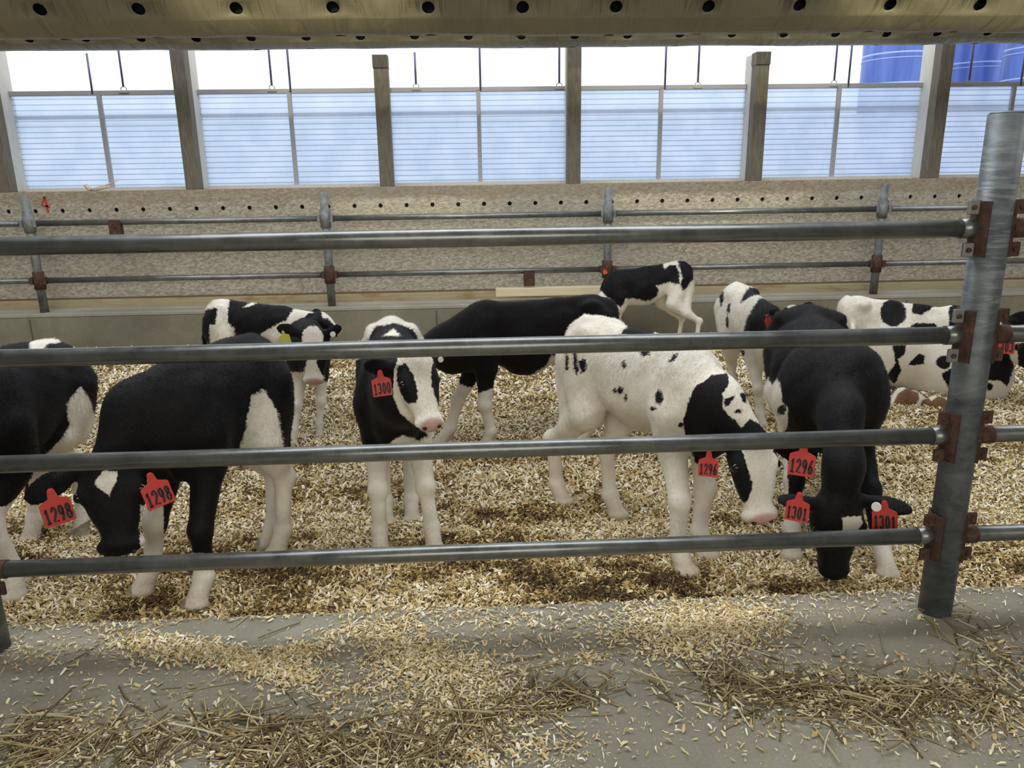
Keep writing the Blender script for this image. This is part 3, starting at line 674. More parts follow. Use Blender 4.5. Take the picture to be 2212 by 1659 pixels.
def calf(c):
    h = c['res']; G = PEN-.012
    R_, W_ = (atY(*c[k]) for k in ('R', 'W')); H = (W_[2]+R_[2])/2-PEN; w = c.get('wid', 1.)
    a = W_-R_; Lb = np.linalg.norm(a); A = a/Lb; Ah = nrm([A[0], A[1], 0]); S = np.array([-Ah[1], Ah[0], 0]); U = nrm(np.cross(Ah, S)*1.0); U = np.cross(A, S); U = U*np.sign(U[2])
    AX = np.array([A, S, U])
    def T(t, s, u): return R_+A*(t*Lb)+S*(s*H*w)+U*(u*H)
    poll, muz = atY(*c['poll']), atY(*c['muz']); hoof = c.get('hoof')
    pts = [R_, W_, poll, muz, T(-.5, 0, 0), T(1.6, 0, -.4)]
    for q in c.get('ears', []): pts.append(atY(*q[1]))
    if hoof: HF = [np.array([*q[:2], G]) if len(q) == 3 and q[2] == 'w' else np.array([*atZ(*q[:2], PEN)[:2], G]) for q in hoof]; pts += HF
    pts = np.array(pts); lo = pts.min(0)-.22; hi = pts.max(0)+.22; lo[2] = G-.0; hi[2] = max(hi[2]-.1, W_[2]+.08)
    Fd = Field(lo, hi, h)
    lying = c.get('lying', False)
    e = lambda t, s, u, r, k=.06: Fd.ell(T(t, s, u), np.array(r)*[H, H*w, H], AX, k)
    bd = c.get('belly', 1.)
    e(-.05, 0, -.185, (.19, .135, .175)); e(-.22, 0, -.15, (.09, .10, .12)); e(.28, 0, -.205*bd, (.26, .15, .185*bd)); e(.56, 0, -.245*bd, (.27, .168, .225*bd))
    e(.92, 0, -.225, (.21, .135, .225)); e(1.12, 0, -.30, (.13, .115, .19)); e(1.26, 0, -.36, (.10, .085, .13))
    Fd.cap(T(-.1, 0, -.055), T(.98, 0, -.06), .042*H, .045*H, .05)
    for s in (-1, 1):
        e(.0, s*.105, -.07, (.06, .035, .04)); e(1.02, s*.10, -.27, (.10, .055, .19), .05)
        e(-.1, s*.085, -.33, (.15, .065, .19), .05)
    ws = .105*w*H
    if hoof and not lying:
        for i, s in ((0, 1), (1, -1)):    # front: left, right
            hf = HF[i]; elb = T(1.0, s*.10, 0); elb[2] = PEN+.545*H; up = T(1.02, s*.105, -.30)
            kn = hf+(elb-hf)*.52+Ah*.022*H; kn[2] = PEN+.30*H; fe = hf+(kn-hf)*.26-Ah*.012*H; fe[2] = PEN+.10*H
            if c.get('knee') and c['knee'][i]: kn = atY(*c['knee'][i][:2], hf[1]*.5+elb[1]*.5)
            lg = c.get('leg', 1.)
            Fd.cap(up, elb, .09*H, .062*H*lg, .05); Fd.cap(elb, kn, .060*H*lg, .040*H*lg, .03); Fd.ell(kn+Ah*.006, np.array([.042, .043, .05])*H*lg, None, .02)
            Fd.cap(kn, fe, .036*H*lg, .032*H*lg, .02); Fd.ell(fe, np.array([.038, .038, .038])*H*lg, None, .015)
            Fd.cap(fe, hf+Ah*.03*H+[0, 0, .035*H], .034*H*lg, .038*H*lg, .012); Fd.ell(hf+Ah*.045*H+[0, 0, .02*H], np.array([.052, .042, .035])*H*lg, None, .01)
        for i, s in ((2, 1), (3, -1)):
            hf = HF[i]; hip = T(-.08, s*.09, -.22); st = T(.14, s*.125, -.42); st[2] = PEN+.55*H; st = st+(hf-T(-.1, s*.1, -1))*[.25, .25, 0]
            hk = hf-Ah*.075*H; hk[2] = PEN+.345*H; hk = hk+(st-hk)*[.08, .08, 0]; fe = hf+(hk-hf)*.22-Ah*.012*H; fe[2] = PEN+.10*H
            lg = c.get('leg', 1.)
            Fd.cap(hip, st, .12*H, .08*H, .06); Fd.cap(T(-.2, s*.08, -.3), hk+(st-hk)*.5, .075*H, .055*H, .05)
            Fd.cap(st, hk, .078*H, .038*H*lg, .035); Fd.ell(hk-Ah*.012*H, np.array([.045, .036, .05])*H*lg, None, .02)
            Fd.cap(hk, fe, .035*H*lg, .030*H*lg, .02); Fd.ell(fe, np.array([.037, .037, .037])*H*lg, None, .015)
            Fd.cap(fe, hf+Ah*.03*H+[0, 0, .035*H], .033*H*lg, .037*H*lg, .012); Fd.ell(hf+Ah*.045*H+[0, 0, .02*H], np.array([.050, .041, .034])*H*lg, None, .01)
    for prim in c.get('extra', []):
        if prim[0] == 'cap': Fd.cap(atY(*prim[1]), atY(*prim[2]), *prim[3:6])
        elif prim[0] == 'ell': Fd.ell(atY(*prim[1]), prim[2], AX, prim[3])
    # tail
    if c.get('tail'):
        tp = [T(-.22, 0, -.03)]+[atY(*q) for q in c['tail']]
        rs = np.linspace(.024, .015, len(tp))*H*1.1
        for i in range(len(tp)-1): Fd.cap(tp[i], tp[i+1], rs[i], rs[i+1], .02)
        Fd.cap(tp[-2]+(tp[-1]-tp[-2])*.4, tp[-1], .022*H, .02*H, .02)
    # head
    E_ = nrm(muz-poll); LH = np.linalg.norm(muz-poll); N = np.array(c['hn'], float); N = nrm(N-E_*(N@E_)); B = np.cross(N, E_)
    HX = np.array([E_, B, N]); hw = c.get('hw', 1.)*1.27
    def Hd(e_, b, n): return poll+E_*e_*LH+B*b*LH*hw+N*n*LH
    he = lambda p, r, k=.03: Fd.ell(Hd(*p), np.array(r)*LH*[1, hw, 1], HX, k)
    # neck
    nb = T(1.02, 0, -.20); nk = c.get('neck'); skull = Hd(.16, 0, -.17)
    ps = [nb]+([atY(*q) for q in nk] if nk else [])+[skull]; rs = np.linspace(.155, .095, len(ps))*H*c.get('nr', 1.)
    for i in range(len(ps)-1):
        dv = nrm(ps[i+1]-ps[i]); sd = nrm(np.cross(dv, [0, 0, 1.])) if abs(dv[2]) < .97 else S
        Fd.cap(ps[i], ps[i+1], rs[i], rs[i+1], .10 if i == 0 else .07, (sd, 1.3))
    he((.17, 0, -.16), (.20, .185, .17)); he((.34, 0, -.15), (.24, .19, .17)); [Fd.cap(Hd(.3, q*.06, -.16), Hd(.86, q*.03*c.get('mw', 1.), -.13), .165*LH, .105*LH, .03) for q in (-1, 1)]; he((.50, 0, -.16), (.24, .16, .15))
    Fd.cap(Hd(.28, .07, -.28), Hd(.8, .03, -.19), .10*LH, .07*LH, .03); Fd.cap(Hd(.28, -.07, -.28), Hd(.8, -.03, -.19), .10*LH, .07*LH, .03)
    he((.90, 0, -.14), (.105, .165*c.get('mw', 1.), .13), .02); he((.86, 0, -.24), (.10, .10, .06), .02)
    for s in (-1, 1):
        he((.36, s*.145, -.06), (.085, .045, .055), .025); Fd.ell(Hd(.985, s*.075, -.09), np.array([.03, .03, .028])*LH, None, .008, True)
    Fd.cap(Hd(.90, .1, -.225), Hd(.90, -.1, -.225), .006, .006, .01, None, True) if h < .008 else None
    # ears
    earc = []
    for i, q in enumerate(c.get('ears', [])):
        s, tip = q[0], atY(*q[1]); base = Hd(.10, s*.17, -.13); d_ = nrm(tip-base); Le = np.linalg.norm(tip-base)
        nn = np.array(q[2] if len(q) > 2 else (0, -1, .25), float); nn = nrm(nn-d_*(nn@d_)); wd = np.cross(d_, nn)
        Fd.cap(base, base+d_*Le*.35, .026, .024, .02); th = max(.011, h*1.15)
        Fd.ell(base+d_*Le*.55, np.array([Le*.47, min(.052, Le*.27)*c.get('earw', 1.), th]), np.array([d_, wd, nn]), .012)
        earc.append((base, tip, nn, wd))
    V, Q = Fd.mesh(); x, y = proj(V)
    # light smoothing
    for _ in range(2):
        acc = np.zeros_like(V); cn = np.zeros(len(V))
        for k in range(4):
            np.add.at(acc, Q[:, k], V[Q[:, (k+1) % 4]]); np.add.at(cn, Q[:, k], 1)
        V = V*.5+acc/np.maximum(cn, 1)[:, None]*.5
    x, y = proj(V)
    ph_ = np.array([c['R'][0]*.37, c['W'][0]*.11, c['R'][1]*.53])
    dsp = sum(a_*np.sin(V@np.array(f_)+ph_[i_ % 3]*(i_+1)) for i_, (a_, f_) in enumerate(((.0022, (9, 14, 11)), (.002, (21, -13, 9)), (.0016, (-17, 25, 19)), (.0012, (38, 22, -27)), (.0009, (-30, 41, 44)))))
    Fn0 = np.cross(V[Q[:, 2]]-V[Q[:, 0]], V[Q[:, 3]]-V[Q[:, 1]]); Vn0 = np.zeros_like(V)
    for k in range(4): np.add.at(Vn0, Q[:, k], Fn0)
    Vn0 /= np.linalg.norm(Vn0, axis=1)[:, None]+1e-9
    V = V+Vn0*(dsp*np.clip((V[:, 2]-PEN-.3*H)/.2, .25, 1)*np.clip((np.linalg.norm(V-skull, axis=1)-LH*.6)/.15, .2, 1))[:, None]
    pv = np.full(len(V), -60. if c['base'] == 'w' else 60.); sg = 1 if c['base'] == 'w' else -1
    for p in c['coat']:
        if p[0] == '-': pv = np.where(True, np.minimum(pv*sg, -poly_sd(x, y, p[1]))*sg, 0)
        else: pv = np.maximum(pv*sg, poly_sd(x, y, p))*sg
    if c.get('blackears', True):
        for (b0, t0, nn, wd) in earc:
            d_ = t0-b0; t = ((V-b0)@d_)/(d_@d_); dd = np.linalg.norm(V-b0-np.clip(t, 0, 1)[:, None]*d_, axis=1)
            k = np.clip((.075-dd)*500, -30, 30); k = np.where(t > .05, k, -30); pv = np.maximum(pv, k)
    mz = Hd(.97, 0, -.085); dm = np.linalg.norm((V-mz)@HX.T/np.array([.13, .15, .12])/LH, axis=1)
    pink = np.clip((1.12-dm)*4, 0, 1)*.8*c.get('pink', 1.)
    hd = np.full(len(V), 9.) if not hoof else np.min([np.hypot(V[:, 0]-q[0], V[:, 1]-q[1]) for q in HF], 0)
    hoofa = (hd < .13)*np.clip((PEN+.028-V[:, 2])*60, 0, 1)*(0 if lying else 1); dirt = (hd < .16)*np.clip((PEN+.11-V[:, 2])*9, 0, .55)*(.3 if lying else 1)*rng.uniform(.8, 1.2, len(V))
    br = np.zeros(len(V))
    for p in c.get('brown', []): br = np.maximum(br, np.clip(poly_sd(x, y, p)*.35+.5, 0, 1))
    ctr = np.array([(R_[0]+W_[0])/2, (R_[1]+W_[1])/2, PEN])
    me = np_mesh('calf', V-ctr, Q, COAT, True, {'patch': ('POINT', pv), 'pink': ('POINT', pink), 'hoof': ('POINT', hoofa), 'dirt': ('POINT', dirt), 'brown': ('POINT', br)})
    FN = np.cross(V[Q[:, 2]]-V[Q[:, 0]], V[Q[:, 3]]-V[Q[:, 1]]); VN = np.zeros_like(V)
    for k in range(4): np.add.at(VN, Q[:, k], FN)
    VN /= np.linalg.norm(VN, axis=1)[:, None]+1e-9
    if (VN*(V-V.mean(0))).sum() < 0: VN = -VN
    o = link('calf', me, label=c['label'], category='calf', group='black and white calves in the bedded pen'); o.location = ctr
    nh = c.get('hair', 60000 if h < .008 else 26000); qi = rng.integers(0, len(Q), nh); a_, b_ = rng.random(nh), rng.random(nh)
    Wt = np.stack([(1-a_)*(1-b_), a_*(1-b_), a_*b_, (1-a_)*b_], 1); ip = lambda X_: (X_[Q[qi]]*(Wt[..., None] if X_.ndim == 2 else Wt)).sum(1)
    Ph, Nh = ip(V), ip(VN); ph, kh, dh, hh_, bh = ip(pv), ip(pink), ip(dirt), ip(hoofa), ip(br)
    Nh /= np.linalg.norm(Nh, axis=1)[:, None]+1e-9
    fl_ = np.where((np.linalg.norm(Ph-skull, axis=1) < LH*1.05)[:, None], E_[None], (-Ah-np.array([0, 0, 1.1]))[None])+rng.normal(0, .28, (nh, 3))
    tg_ = fl_-Nh*(fl_*Nh).sum(1)[:, None]; tg_ /= np.linalg.norm(tg_, axis=1)[:, None]+1e-9
    body = np.clip((Ph[:, 2]-PEN-.38*H)/.15, 0, 1)*np.clip((np.linalg.norm(Ph-skull, axis=1)-LH*.9)/.1, 0, 1)
    ln = (.007+.009*body)*(.6+.8*rng.random(nh))*c.get('fuzz', 1.); sdv = np.cross(tg_, Nh)*(.0008+.0005*rng.random(nh))[:, None]*(1.5 if h > .008 else 1)
    kp = kh < .3; tipv = Ph+(tg_*.88+Nh*(.30+.2*rng.random(nh))[:, None])*ln[:, None]
    HV = np.stack([Ph-sdv-Nh*.0015, Ph+sdv-Nh*.0015, tipv], 1)[kp]; n3 = len(HV); rp = lambda X_: np.repeat(X_[kp], 3)
    hm = np_mesh('coat_hair', HV.reshape(-1, 3)-ctr, np.arange(n3*3).reshape(-1, 3), COAT, True, {'patch': ('POINT', rp(ph)), 'dirt': ('POINT', rp(dh)), 'hoof': ('POINT', rp(hh_)), 'brown': ('POINT', rp(bh)), 'pink': ('POINT', rp(kh*0))})
    if len(hm.vertices) == n3*3: hm.normals_split_custom_set_from_vertices(np.repeat(Nh[kp], 3, axis=0).tolist())
    ho = link('coat_hair', hm, o, kind='stuff')
    for s in (-1, 1):
        m = MB(); m.sphere(Hd(.375, s*.178, -.065), .055*LH, 14); m.build('eye', EYE, o)
        if c['res'] < .008: m = MB(); m.sphere(Hd(.975, s*.078, -.088), .026*LH, 10); m.build('nostril', NOST, o)
    for tg in c.get('tags', []):
        kind, (tx, ty, tY), wpx, num, tilt, back = tg[:6]; c0 = atY(tx, ty, tY); dist = (c0-CP)@fw; wt = wpx*dist/F
        yawt = tg[6] if len(tg) > 6 else 0; vd = nrm(CP-c0); nv = nrm([vd[0]*math.cos(yawt)-vd[1]*math.sin(yawt), vd[0]*math.sin(yawt)+vd[1]*math.cos(yawt), .15])
        exx = nrm(np.cross([0, 0, 1], nv)); eyy = np.cross(nv, exx); ct, st_ = math.cos(tilt), math.sin(tilt); exx, eyy = exx*ct+eyy*st_, eyy*ct-exx*st_
        tt = .0035
        if kind == 'button':
            m = MB(); m.tube([c0-nv*.006, c0+nv*.004], wt/2, 20); m.build('button_tag', BTN, o, .001, label='small round white button tag in the ear'); continue
        hb = tg[7] if len(tg) > 7 else .95
        out = [(-.46, -.5*hb), (.46, -.5*hb), (.5, -.46*hb), (.5, .36*hb), (.46, .42*hb), (.17, .55*hb), (.12, .85*hb), (.06, .93*hb), (-.06, .93*hb), (-.12, .85*hb), (-.17, .55*hb), (-.46, .42*hb), (-.5, .36*hb), (-.5, -.46*hb)]
        V2 = [c0+exx*a_*wt+eyy*b_*wt+nv*z_ for z_ in (-tt/2, tt/2) for a_, b_ in out]; n = len(out)
        Fs = [tuple(range(n))[::-1], tuple(range(n, 2*n))]+[(i, (i+1) % n, n+(i+1) % n, n+i) for i in range(n)]
        m = MB(); m.add(V2, Fs); t_ = m.build('ear_tag', TAGY if kind == 'yellow' else TAGR, o, .0008, label=(kind+' plastic ear tag'+(' numbered '+num if num else '')))
        if num:
            m = MB(); cw = .17*wt; ch = .56*wt*hb; gap = .225*wt; x0 = -(len(num)-1)*gap/2-cw/2
            for i, ch_ in enumerate(num): stroke_mesh(m, DIG[ch_], c0+exx*(x0+i*gap)+eyy*(-.36*wt*hb), exx*cw, eyy*ch, .078*wt, tt/2+.0009, nv)
            m.build('tag_number', INK, t_)
        m = MB(); m.tube([c0+eyy*.80*wt*hb-nv*.004, c0+eyy*.80*wt*hb+nv*.006], .006+.02*wt, 12); m.build('tag_stud', TAGY if kind == 'yellow' else TAGR, t_)
    return o

Ff = .0062; Fm = .0085
CALVES = [
 dict(label='black calf cut off at the left edge, its white thigh toward the camera', res=Ff, R=(88, 736, 3.42), W=(-55, 762, 2.98), hoof=[(-85, 1270), (45, 1283), (75, 1165), (182, 1150)], poll=(-190, 800, 2.75), muz=(-260, 960, 2.66), hn=(-.3, -.6, .6), base='b',
   ears=[(1, (-110, 850, 2.7)), (-1, (-280, 850, 2.8))], tail=[(180, 800, 3.56), (188, 865, 3.56)], leg=1.05,
   coat=[[(55, 775), (62, 745), (85, 715), (128, 715), (128, 738), (100, 745), (75, 775)], [(173, 835), (195, 870), (214, 930), (230, 1100), (100, 1180), (60, 1040), (95, 985), (130, 950), (150, 920), (143, 870)], [(-120, 1090), (15, 1093), (40, 1070), (110, 1060), (110, 1320), (-120, 1320)]]),
 dict(label='black calf lowering its head under the rail, red tags 1298 in both ears', res=Ff, R=(515, 728, 3.22), W=(378, 775, 2.90), hoof=[(438, 1300), (322, 1272), (608, 1192), (590, 1172)], poll=(222, 984, 2.68), muz=(254, 1204, 2.575), hn=(.12, -1, .35), base='b', pink=0., belly=1.08,
   neck=[(300, 890, 2.82)], nr=.95, ears=[(1, (375, 1040, 2.74), (-.3, -1, .0)), (-1, (52, 1080, 2.66), (-.1, -1, .4))], tail=[(612, 800, 3.31), (614, 880, 3.32), (616, 968, 3.31)], leg=1.12, hw=1.28, mw=.85,
   tags=[('red', (124, 1105, 2.63), 60, '1298', .12, 0), ('red', (341, 1068, 2.60), 58, '1298', .2, 0, .1)],
   coat=[[(568, 838), (598, 885), (608, 930), (613, 975), (640, 990), (665, 1215), (560, 1215), (570, 1040), (480, 1000), (512, 982), (530, 930), (540, 880), (545, 855)], [(303, 1092), (352, 1088), (360, 1300), (285, 1300), (285, 1215), (303, 1190)], [(400, 1195), (470, 1195), (470, 1320), (400, 1320)], [(203, 1040), (222, 1018), (253, 1018), (252, 1038), (236, 1070), (205, 1048)]]),
 dict(label='black and white calf at the back left, its head in profile to the right', res=Fm, R=(490, 650, 5.75), W=(612, 664, 5.6), hoof=[(600, 880), (625, 872), (470, 880), (500, 865)], poll=(690, 677, 5.62), muz=(739, 716, 5.60), hn=(.65, -.3, .7), base='w', wid=1.05,
   neck=[(650, 700, 5.6)], nr=.9, ears=[(-1, (668, 694, 5.45)), (1, (672, 676, 5.8))], tail=[(443, 690, 5.8), (442, 730, 5.8), (444, 770, 5.8)],
   coat=[[(430, 690), (442, 668), (470, 665), (465, 700), (452, 700), (455, 760), (430, 790)], [(495, 652), (505, 640), (560, 640), (610, 650), (635, 668), (620, 690), (590, 705), (565, 720), (560, 760), (515, 760), (505, 708), (490, 695)], ('-', [(528, 664), (545, 652), (558, 655), (540, 663)]), [(645, 712), (652, 688), (668, 682), (690, 664), (697, 678), (722, 701), (728, 712), (732, 740), (690, 770), (645, 755)], ('-', [(697, 690), (695, 668), (716, 665), (733, 690), (737, 706), (724, 701), (708, 688)]), [(618, 707), (637, 695), (637, 745), (605, 745)]]),
 dict(label='calf with a white forehead facing the camera, a yellow tag in its ear', res=Fm, R=(656, 690, 5.3), W=(663, 703, 4.86), hoof=[(690, 942), (634, 958), (700, 880), (650, 880)], poll=(675, 708, 4.46), muz=(677, 832, 4.38), hn=(0, -1, .5), base='b', wid=.95, nr=.8, hw=1.05,
   ears=[(1, (738, 706, 4.45), (0, -1, .2)), (-1, (598, 706, 4.45), (0, -1, .2))], tags=[('yellow', (616, 733, 4.40), 22, '', .2, 0), ('button', (719, 722, 4.36), 12, '', 0, 0)],
   coat=[[(652, 745), (653, 718), (668, 704), (686, 704), (697, 722), (699, 745), (690, 770), (683, 780), (690, 800), (700, 815), (700, 840), (655, 840), (658, 800), (665, 775)], [(600, 803), (660, 803), (700, 822), (730, 840), (730, 1000), (600, 1000)]]),
 dict(label='calf standing head-on with a pink nose and a white blaze, red tag 1300', res=Ff, R=(845, 692, 3.78), W=(846, 745, 3.24), hoof=[(938, 1183), (822, 1190), (890, 1120), (835, 1125)], poll=(893, 762, 2.93), muz=(938, 922, 2.76), hn=(.40, -1, .55), base='b', wid=1.0, hw=.95,
   neck=[(862, 850, 3.0)], nr=1.05, ears=[(-1, (786, 792, 2.97), (-.1, -1, -.3)), (1, (962, 768, 3.02), (.4, -1, .2))], tags=[('red', (825, 836, 2.87), 42, '1300', .07, 0), ('button', (952, 777, 2.93), 12, '', 0, 0)], tail=[], leg=1.08,
   coat=[[(760, 780), (765, 720), (790, 690), (840, 665), (885, 680), (912, 705), (918, 740), (903, 740), (893, 712), (850, 697), (810, 705), (795, 735), (790, 770)], [(828, 728), (850, 711), (864, 728)], [(862, 765), (935, 760), (955, 800), (940, 830), (950, 880), (965, 930), (930, 940), (900, 922), (880, 907), (862, 890), (849, 855), (846, 812), (855, 790)], ('-', [(858, 792), (875, 785), (893, 808), (903, 845), (900, 870), (880, 872), (864, 848), (855, 818)]), ('-', [(937, 780), (960, 790), (952, 850), (947, 880), (933, 835), (932, 800)]), [(825, 968), (870, 940), (905, 950), (935, 935), (975, 940), (975, 1220), (770, 1220), (785, 968)]]),
 dict(label='large black calf with white legs, side-on behind the calf tagged 1300', res=Fm*.9, R=(1262, 638, 4.78), W=(1035, 654, 4.55), hoof=[(1060, 962), (962, 957), (1265, 955), (1240, 920)], belly=1.18, leg=1.15, poll=(880, 745, 4.35), muz=(852, 868, 4.28), hn=(-.7, -.5, .5), base='b', wid=1.05,
   neck=[(960, 745, 4.5)], nr=.98, ears=[(1, (850, 760, 4.25)), (-1, (840, 745, 4.5))], tail=[],
   coat=[[(945, 835), (985, 812), (993, 830), (1022, 838), (1020, 850), (1003, 880), (995, 990), (930, 990), (930, 870)], [(1030, 852), (1068, 838), (1080, 990), (1030, 990)], [(1075, 805), (1090, 792), (1098, 805), (1115, 812), (1145, 812), (1180, 790), (1190, 768), (1310, 768), (1310, 980), (1080, 980), (1074, 830)]]),
 dict(label='white calf with small black spots, head down, red tags 1296', res=Ff, R=(1302, 688, 3.52), W=(1494, 744, 3.06), hoof=[(1512, 1196), (1468, 1232), (1324, 1111), (1208, 1084)], poll=(1628, 930, 2.74), muz=(1655, 1134, 2.61), hn=(.05, -1, .35), base='w', leg=1.14, belly=1.05, hw=.98,
   neck=[(1548, 872, 2.9)], nr=.95, ears=[(-1, (1500, 978, 2.80), (0, -1, 0)), (1, (1765, 990, 2.76), (.2, -1, 0))], tail=[(1231, 760, 3.64), (1230, 840, 3.62)],
   tags=[('red', (1530, 1010, 2.70), 42, '1296', 0, 0), ('red', (1732, 1003, 2.63), 54, '1296', -.03, 0)],
   coat=[[(1340, 722), (1356, 703), (1380, 690), (1412, 698), (1420, 712), (1412, 726)], [(1385, 755), (1408, 755), (1405, 770), (1388, 770)], [(1445, 780), (1455, 765), (1467, 762), (1462, 775), (1450, 785)], [(1238, 760), (1246, 760), (1250, 800), (1246, 812), (1240, 790)], [(1250, 780), (1262, 772), (1270, 785), (1268, 800), (1255, 808)], [(1222, 760), (1229, 770), (1228, 800), (1222, 800)],
     ('e', 1349, 788, 5, 8), ('e', 1328, 843, 5, 5), ('e', 1339, 843, 7, 8), ('e', 1350, 859, 4, 7), ('e', 1424, 858, 8, 15), ('e', 1412, 883, 6, 5), ('e', 1470, 918, 5, 5),
     [(1520, 825), (1535, 810), (1572, 806), (1574, 830), (1560, 852), (1562, 880), (1575, 900), (1590, 908), (1600, 925), (1620, 905), (1640, 915), (1665, 940), (1660, 970), (1600, 972), (1575, 1000), (1505, 1000), (1480, 945), (1476, 905), (1490, 860), (1505, 832)],
     [(1565, 860), (1588, 855), (1577, 875), (1565, 882)], ('e', 1595, 888, 8, 5), [(1598, 848), (1610, 850), (1614, 872), (1605, 866)],
     [(1500, 970), (1602, 970), (1612, 1000), (1627, 1045), (1622, 1065), (1610, 1087), (1598, 1078), (1583, 1040), (1570, 1000), (1500, 1000)], [(1690, 968), (1790, 968), (1790, 1000), (1700, 1005), (1692, 1062), (1684, 1066), (1681, 1030), (1690, 1000)]]),
 dict(label='white calf with black neck patches standing behind the big black calf', res=Fm, R=(1604, 618, 5.25), W=(1660, 662, 4.78), hoof=[(1705, 905), (1645, 922), (1640, 860), (1583, 872)], poll=(1716, 662, 4.35), muz=(1760, 760, 4.2), hn=(.3, -.9, .6), base='w', wid=1.0, pink=.6,
   neck=[(1690, 710, 4.6)], nr=.95, ears=[(-1, (1660, 672, 4.35)), (1, (1760, 662, 4.5))], tags=[('red', (1660, 696, 4.28), 20, '', .3, 0, 0.9)], tail=[(1562, 660, 5.4), (1560, 720, 5.4)], blackears=True,
   coat=[[(1600, 655), (1605, 635), (1620, 622), (1650, 625), (1652, 634), (1625, 640)], [(1618, 608), (1645, 608), (1658, 625), (1640, 620)], [(1605, 715), (1610, 690), (1625, 670), (1640, 648), (1660, 642), (1695, 655), (1700, 665), (1760, 700), (1700, 725)], [(1553, 640), (1565, 625), (1562, 650), (1556, 665)], [(1573, 655), (1579, 655), (1577, 675), (1571, 672)], ('e', 1572, 696, 4, 13), ('e', 1603, 763, 5, 7), ('e', 1666, 815, 6, 8)]),
 dict(label='big black calf facing the camera, nose to the bedding, red tags 1301', res=Ff, R=(1752, 664, 3.95), W=(1800, 736, 3.28), hoof=[(1912, 1236), (1708, 1196), (1850, 1100), (1712, 1078)], poll=(1825, 1078, 2.60), muz=(1813, 1262, 2.62), hn=(0, -1, .12), base='b', wid=1.5, pink=0., hw=1.05, mw=.72, leg=1.15, earw=.8,
   neck=[(1815, 900, 2.88), (1822, 1010, 2.70)], nr=.85, ears=[(-1, (1680, 1080, 2.62), (0, -.5, .8)), (1, (1972, 1102, 2.62), (0, -.6, .8))], tail=[], extra=[('ell', (1798, 850, 3.16), (.2, .225, .25), .12)],
   tags=[('red', (1722, 1104, 2.58), 48, '1301', -.05, 0), ('red', (1911, 1124, 2.58), 50, '1301', .12, 0), ('button', (1893, 1095, 2.56), 20, '', 0, 0)],
   coat=[[(1645, 850), (1658, 812), (1668, 832), (1680, 815), (1688, 835), (1690, 870), (1702, 880), (1700, 925), (1668, 950), (1655, 900)], ('-', ('e', 1689, 885, 10, 11)), [(1660, 975), (1701, 975), (1704, 1120), (1660, 1120)], [(1680, 1110), (1735, 1105), (1735, 1215), (1670, 1215)], [(1875, 1145), (1955, 1145), (1955, 1265), (1875, 1265)], [(1818, 1118), (1862, 1114), (1862, 1132), (1850, 1150), (1820, 1147)]]),
 dict(label='black-spotted white calf lying down at the right, its brown-stained legs folded under it', res=Fm*.9, lying=True, R=(1872, 643, 5.72), W=(2075, 668, 5.35), hoof=None, poll=(2165, 690, 4.98), muz=(2290, 795, 4.80), hn=(.3, -.5, .8), base='w', wid=1.45, belly=1.5,
   neck=[(2140, 765, 5.15)], nr=1.15, ears=[(-1, (2150, 735, 4.9)), (1, (2230, 680, 5.1))], tags=[('red', (2170, 746, 4.86), 38, '1303', .05, 0)], tail=[(1845, 720, 5.58), (1905, 770, 5.38), (1930, 820, 5.30)],
   extra=[('ell', (1935, 765, 5.5), (.26, .24, .26), .08), ('ell', (2090, 800, 5.25), (.24, .22, .28), .08), ('ell', (2010, 790, 5.42), (.3, .22, .28), .08), ('cap', (1968, 868, 5.02), (1990, 876, 5.0), .085, .06, .015), ('cap', (1925, 888, 4.98), (1950, 855, 5.02), .045, .06, .02), ('cap', (2020, 878, 4.96), (2060, 888, 4.95), .075, .07, .012), ('ell', (2140, 815, 5.15), (.14, .14, .2), .08)],
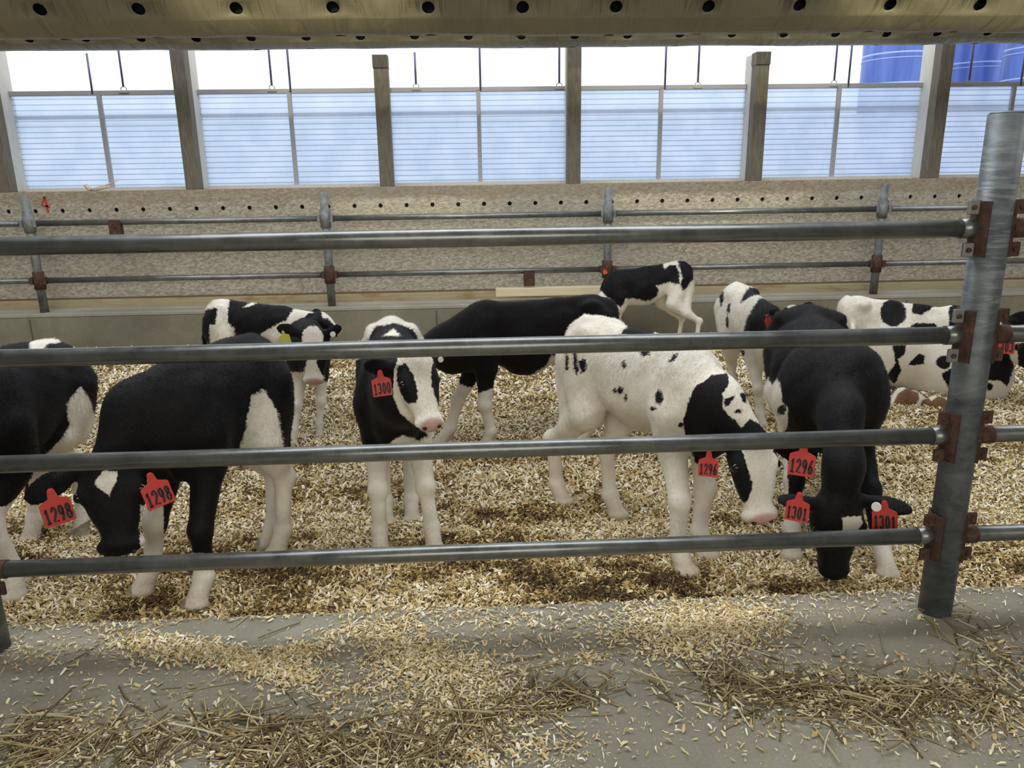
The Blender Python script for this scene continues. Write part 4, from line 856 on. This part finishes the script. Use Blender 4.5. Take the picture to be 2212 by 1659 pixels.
   brown=[[(1958, 838), (1984, 848), (1986, 862), (1965, 895), (1912, 905), (1940, 850)], [(1992, 865), (2005, 858), (2012, 866), (2030, 852), (2055, 872), (2085, 910), (1970, 915)]],
   coat=[('e', 1930, 676, 28, 29), [(1970, 668), (1975, 640), (2010, 640), (2030, 655), (1990, 680), (1972, 677)], [(1962, 708), (1975, 697), (2020, 698), (2028, 710)], [(2050, 705), (2050, 665), (2070, 650), (2125, 655), (2120, 705)], [(1928, 745), (1958, 745), (1955, 765), (1940, 775), (1947, 800), (1932, 830), (1915, 812), (1933, 785)], [(1960, 790), (1985, 763), (1998, 768), (1996, 786)], ('e', 2038, 783, 16, 15), [(2032, 808), (2055, 795), (2075, 800), (2075, 845), (2050, 838)], ('e', 2138, 835, 8, 9),
     [(2125, 705), (2180, 705), (2178, 740), (2180, 770), (2192, 790), (2185, 808), (2176, 835), (2160, 822), (2125, 822)], [(2196, 745), (2260, 730), (2260, 820), (2200, 790)], [(2160, 680), (2230, 688), (2212, 704), (2165, 704)]]),
 dict(label='small black calf with white legs at the back, its rump to the right', res=Fm, R=(1452, 567, 7.12), W=(1332, 586, 7.0), hoof=[(1334, 752), (1352, 744), (1500, 754), (1462, 748)], poll=(1309, 595, 7.25), muz=(1290, 660, 7.4), hn=(-.7, .2, .6), base='w', wid=.95, leg=.85,
   neck=[], nr=.8, ears=[(1, (1304, 612, 7.05))], tags=[('red', (1307, 588, 6.95), 9, '', .3, 0)], tail=[(1487, 580, 7.2), (1486, 605, 7.15), (1475, 622, 7.1)],
   coat=[[(1290, 600), (1300, 570), (1325, 560), (1400, 555), (1434, 555), (1431, 570), (1435, 580), (1445, 572), (1460, 573), (1467, 590), (1468, 612), (1458, 615), (1445, 607), (1440, 612), (1418, 617), (1422, 628), (1417, 640), (1395, 650), (1370, 645), (1352, 645), (1340, 664), (1328, 655), (1310, 640), (1290, 620)], [(1458, 545), (1480, 545), (1500, 570), (1498, 600), (1484, 622), (1475, 626), (1470, 615), (1473, 600), (1468, 580)]]),
]
for c in CALVES: calf(c)
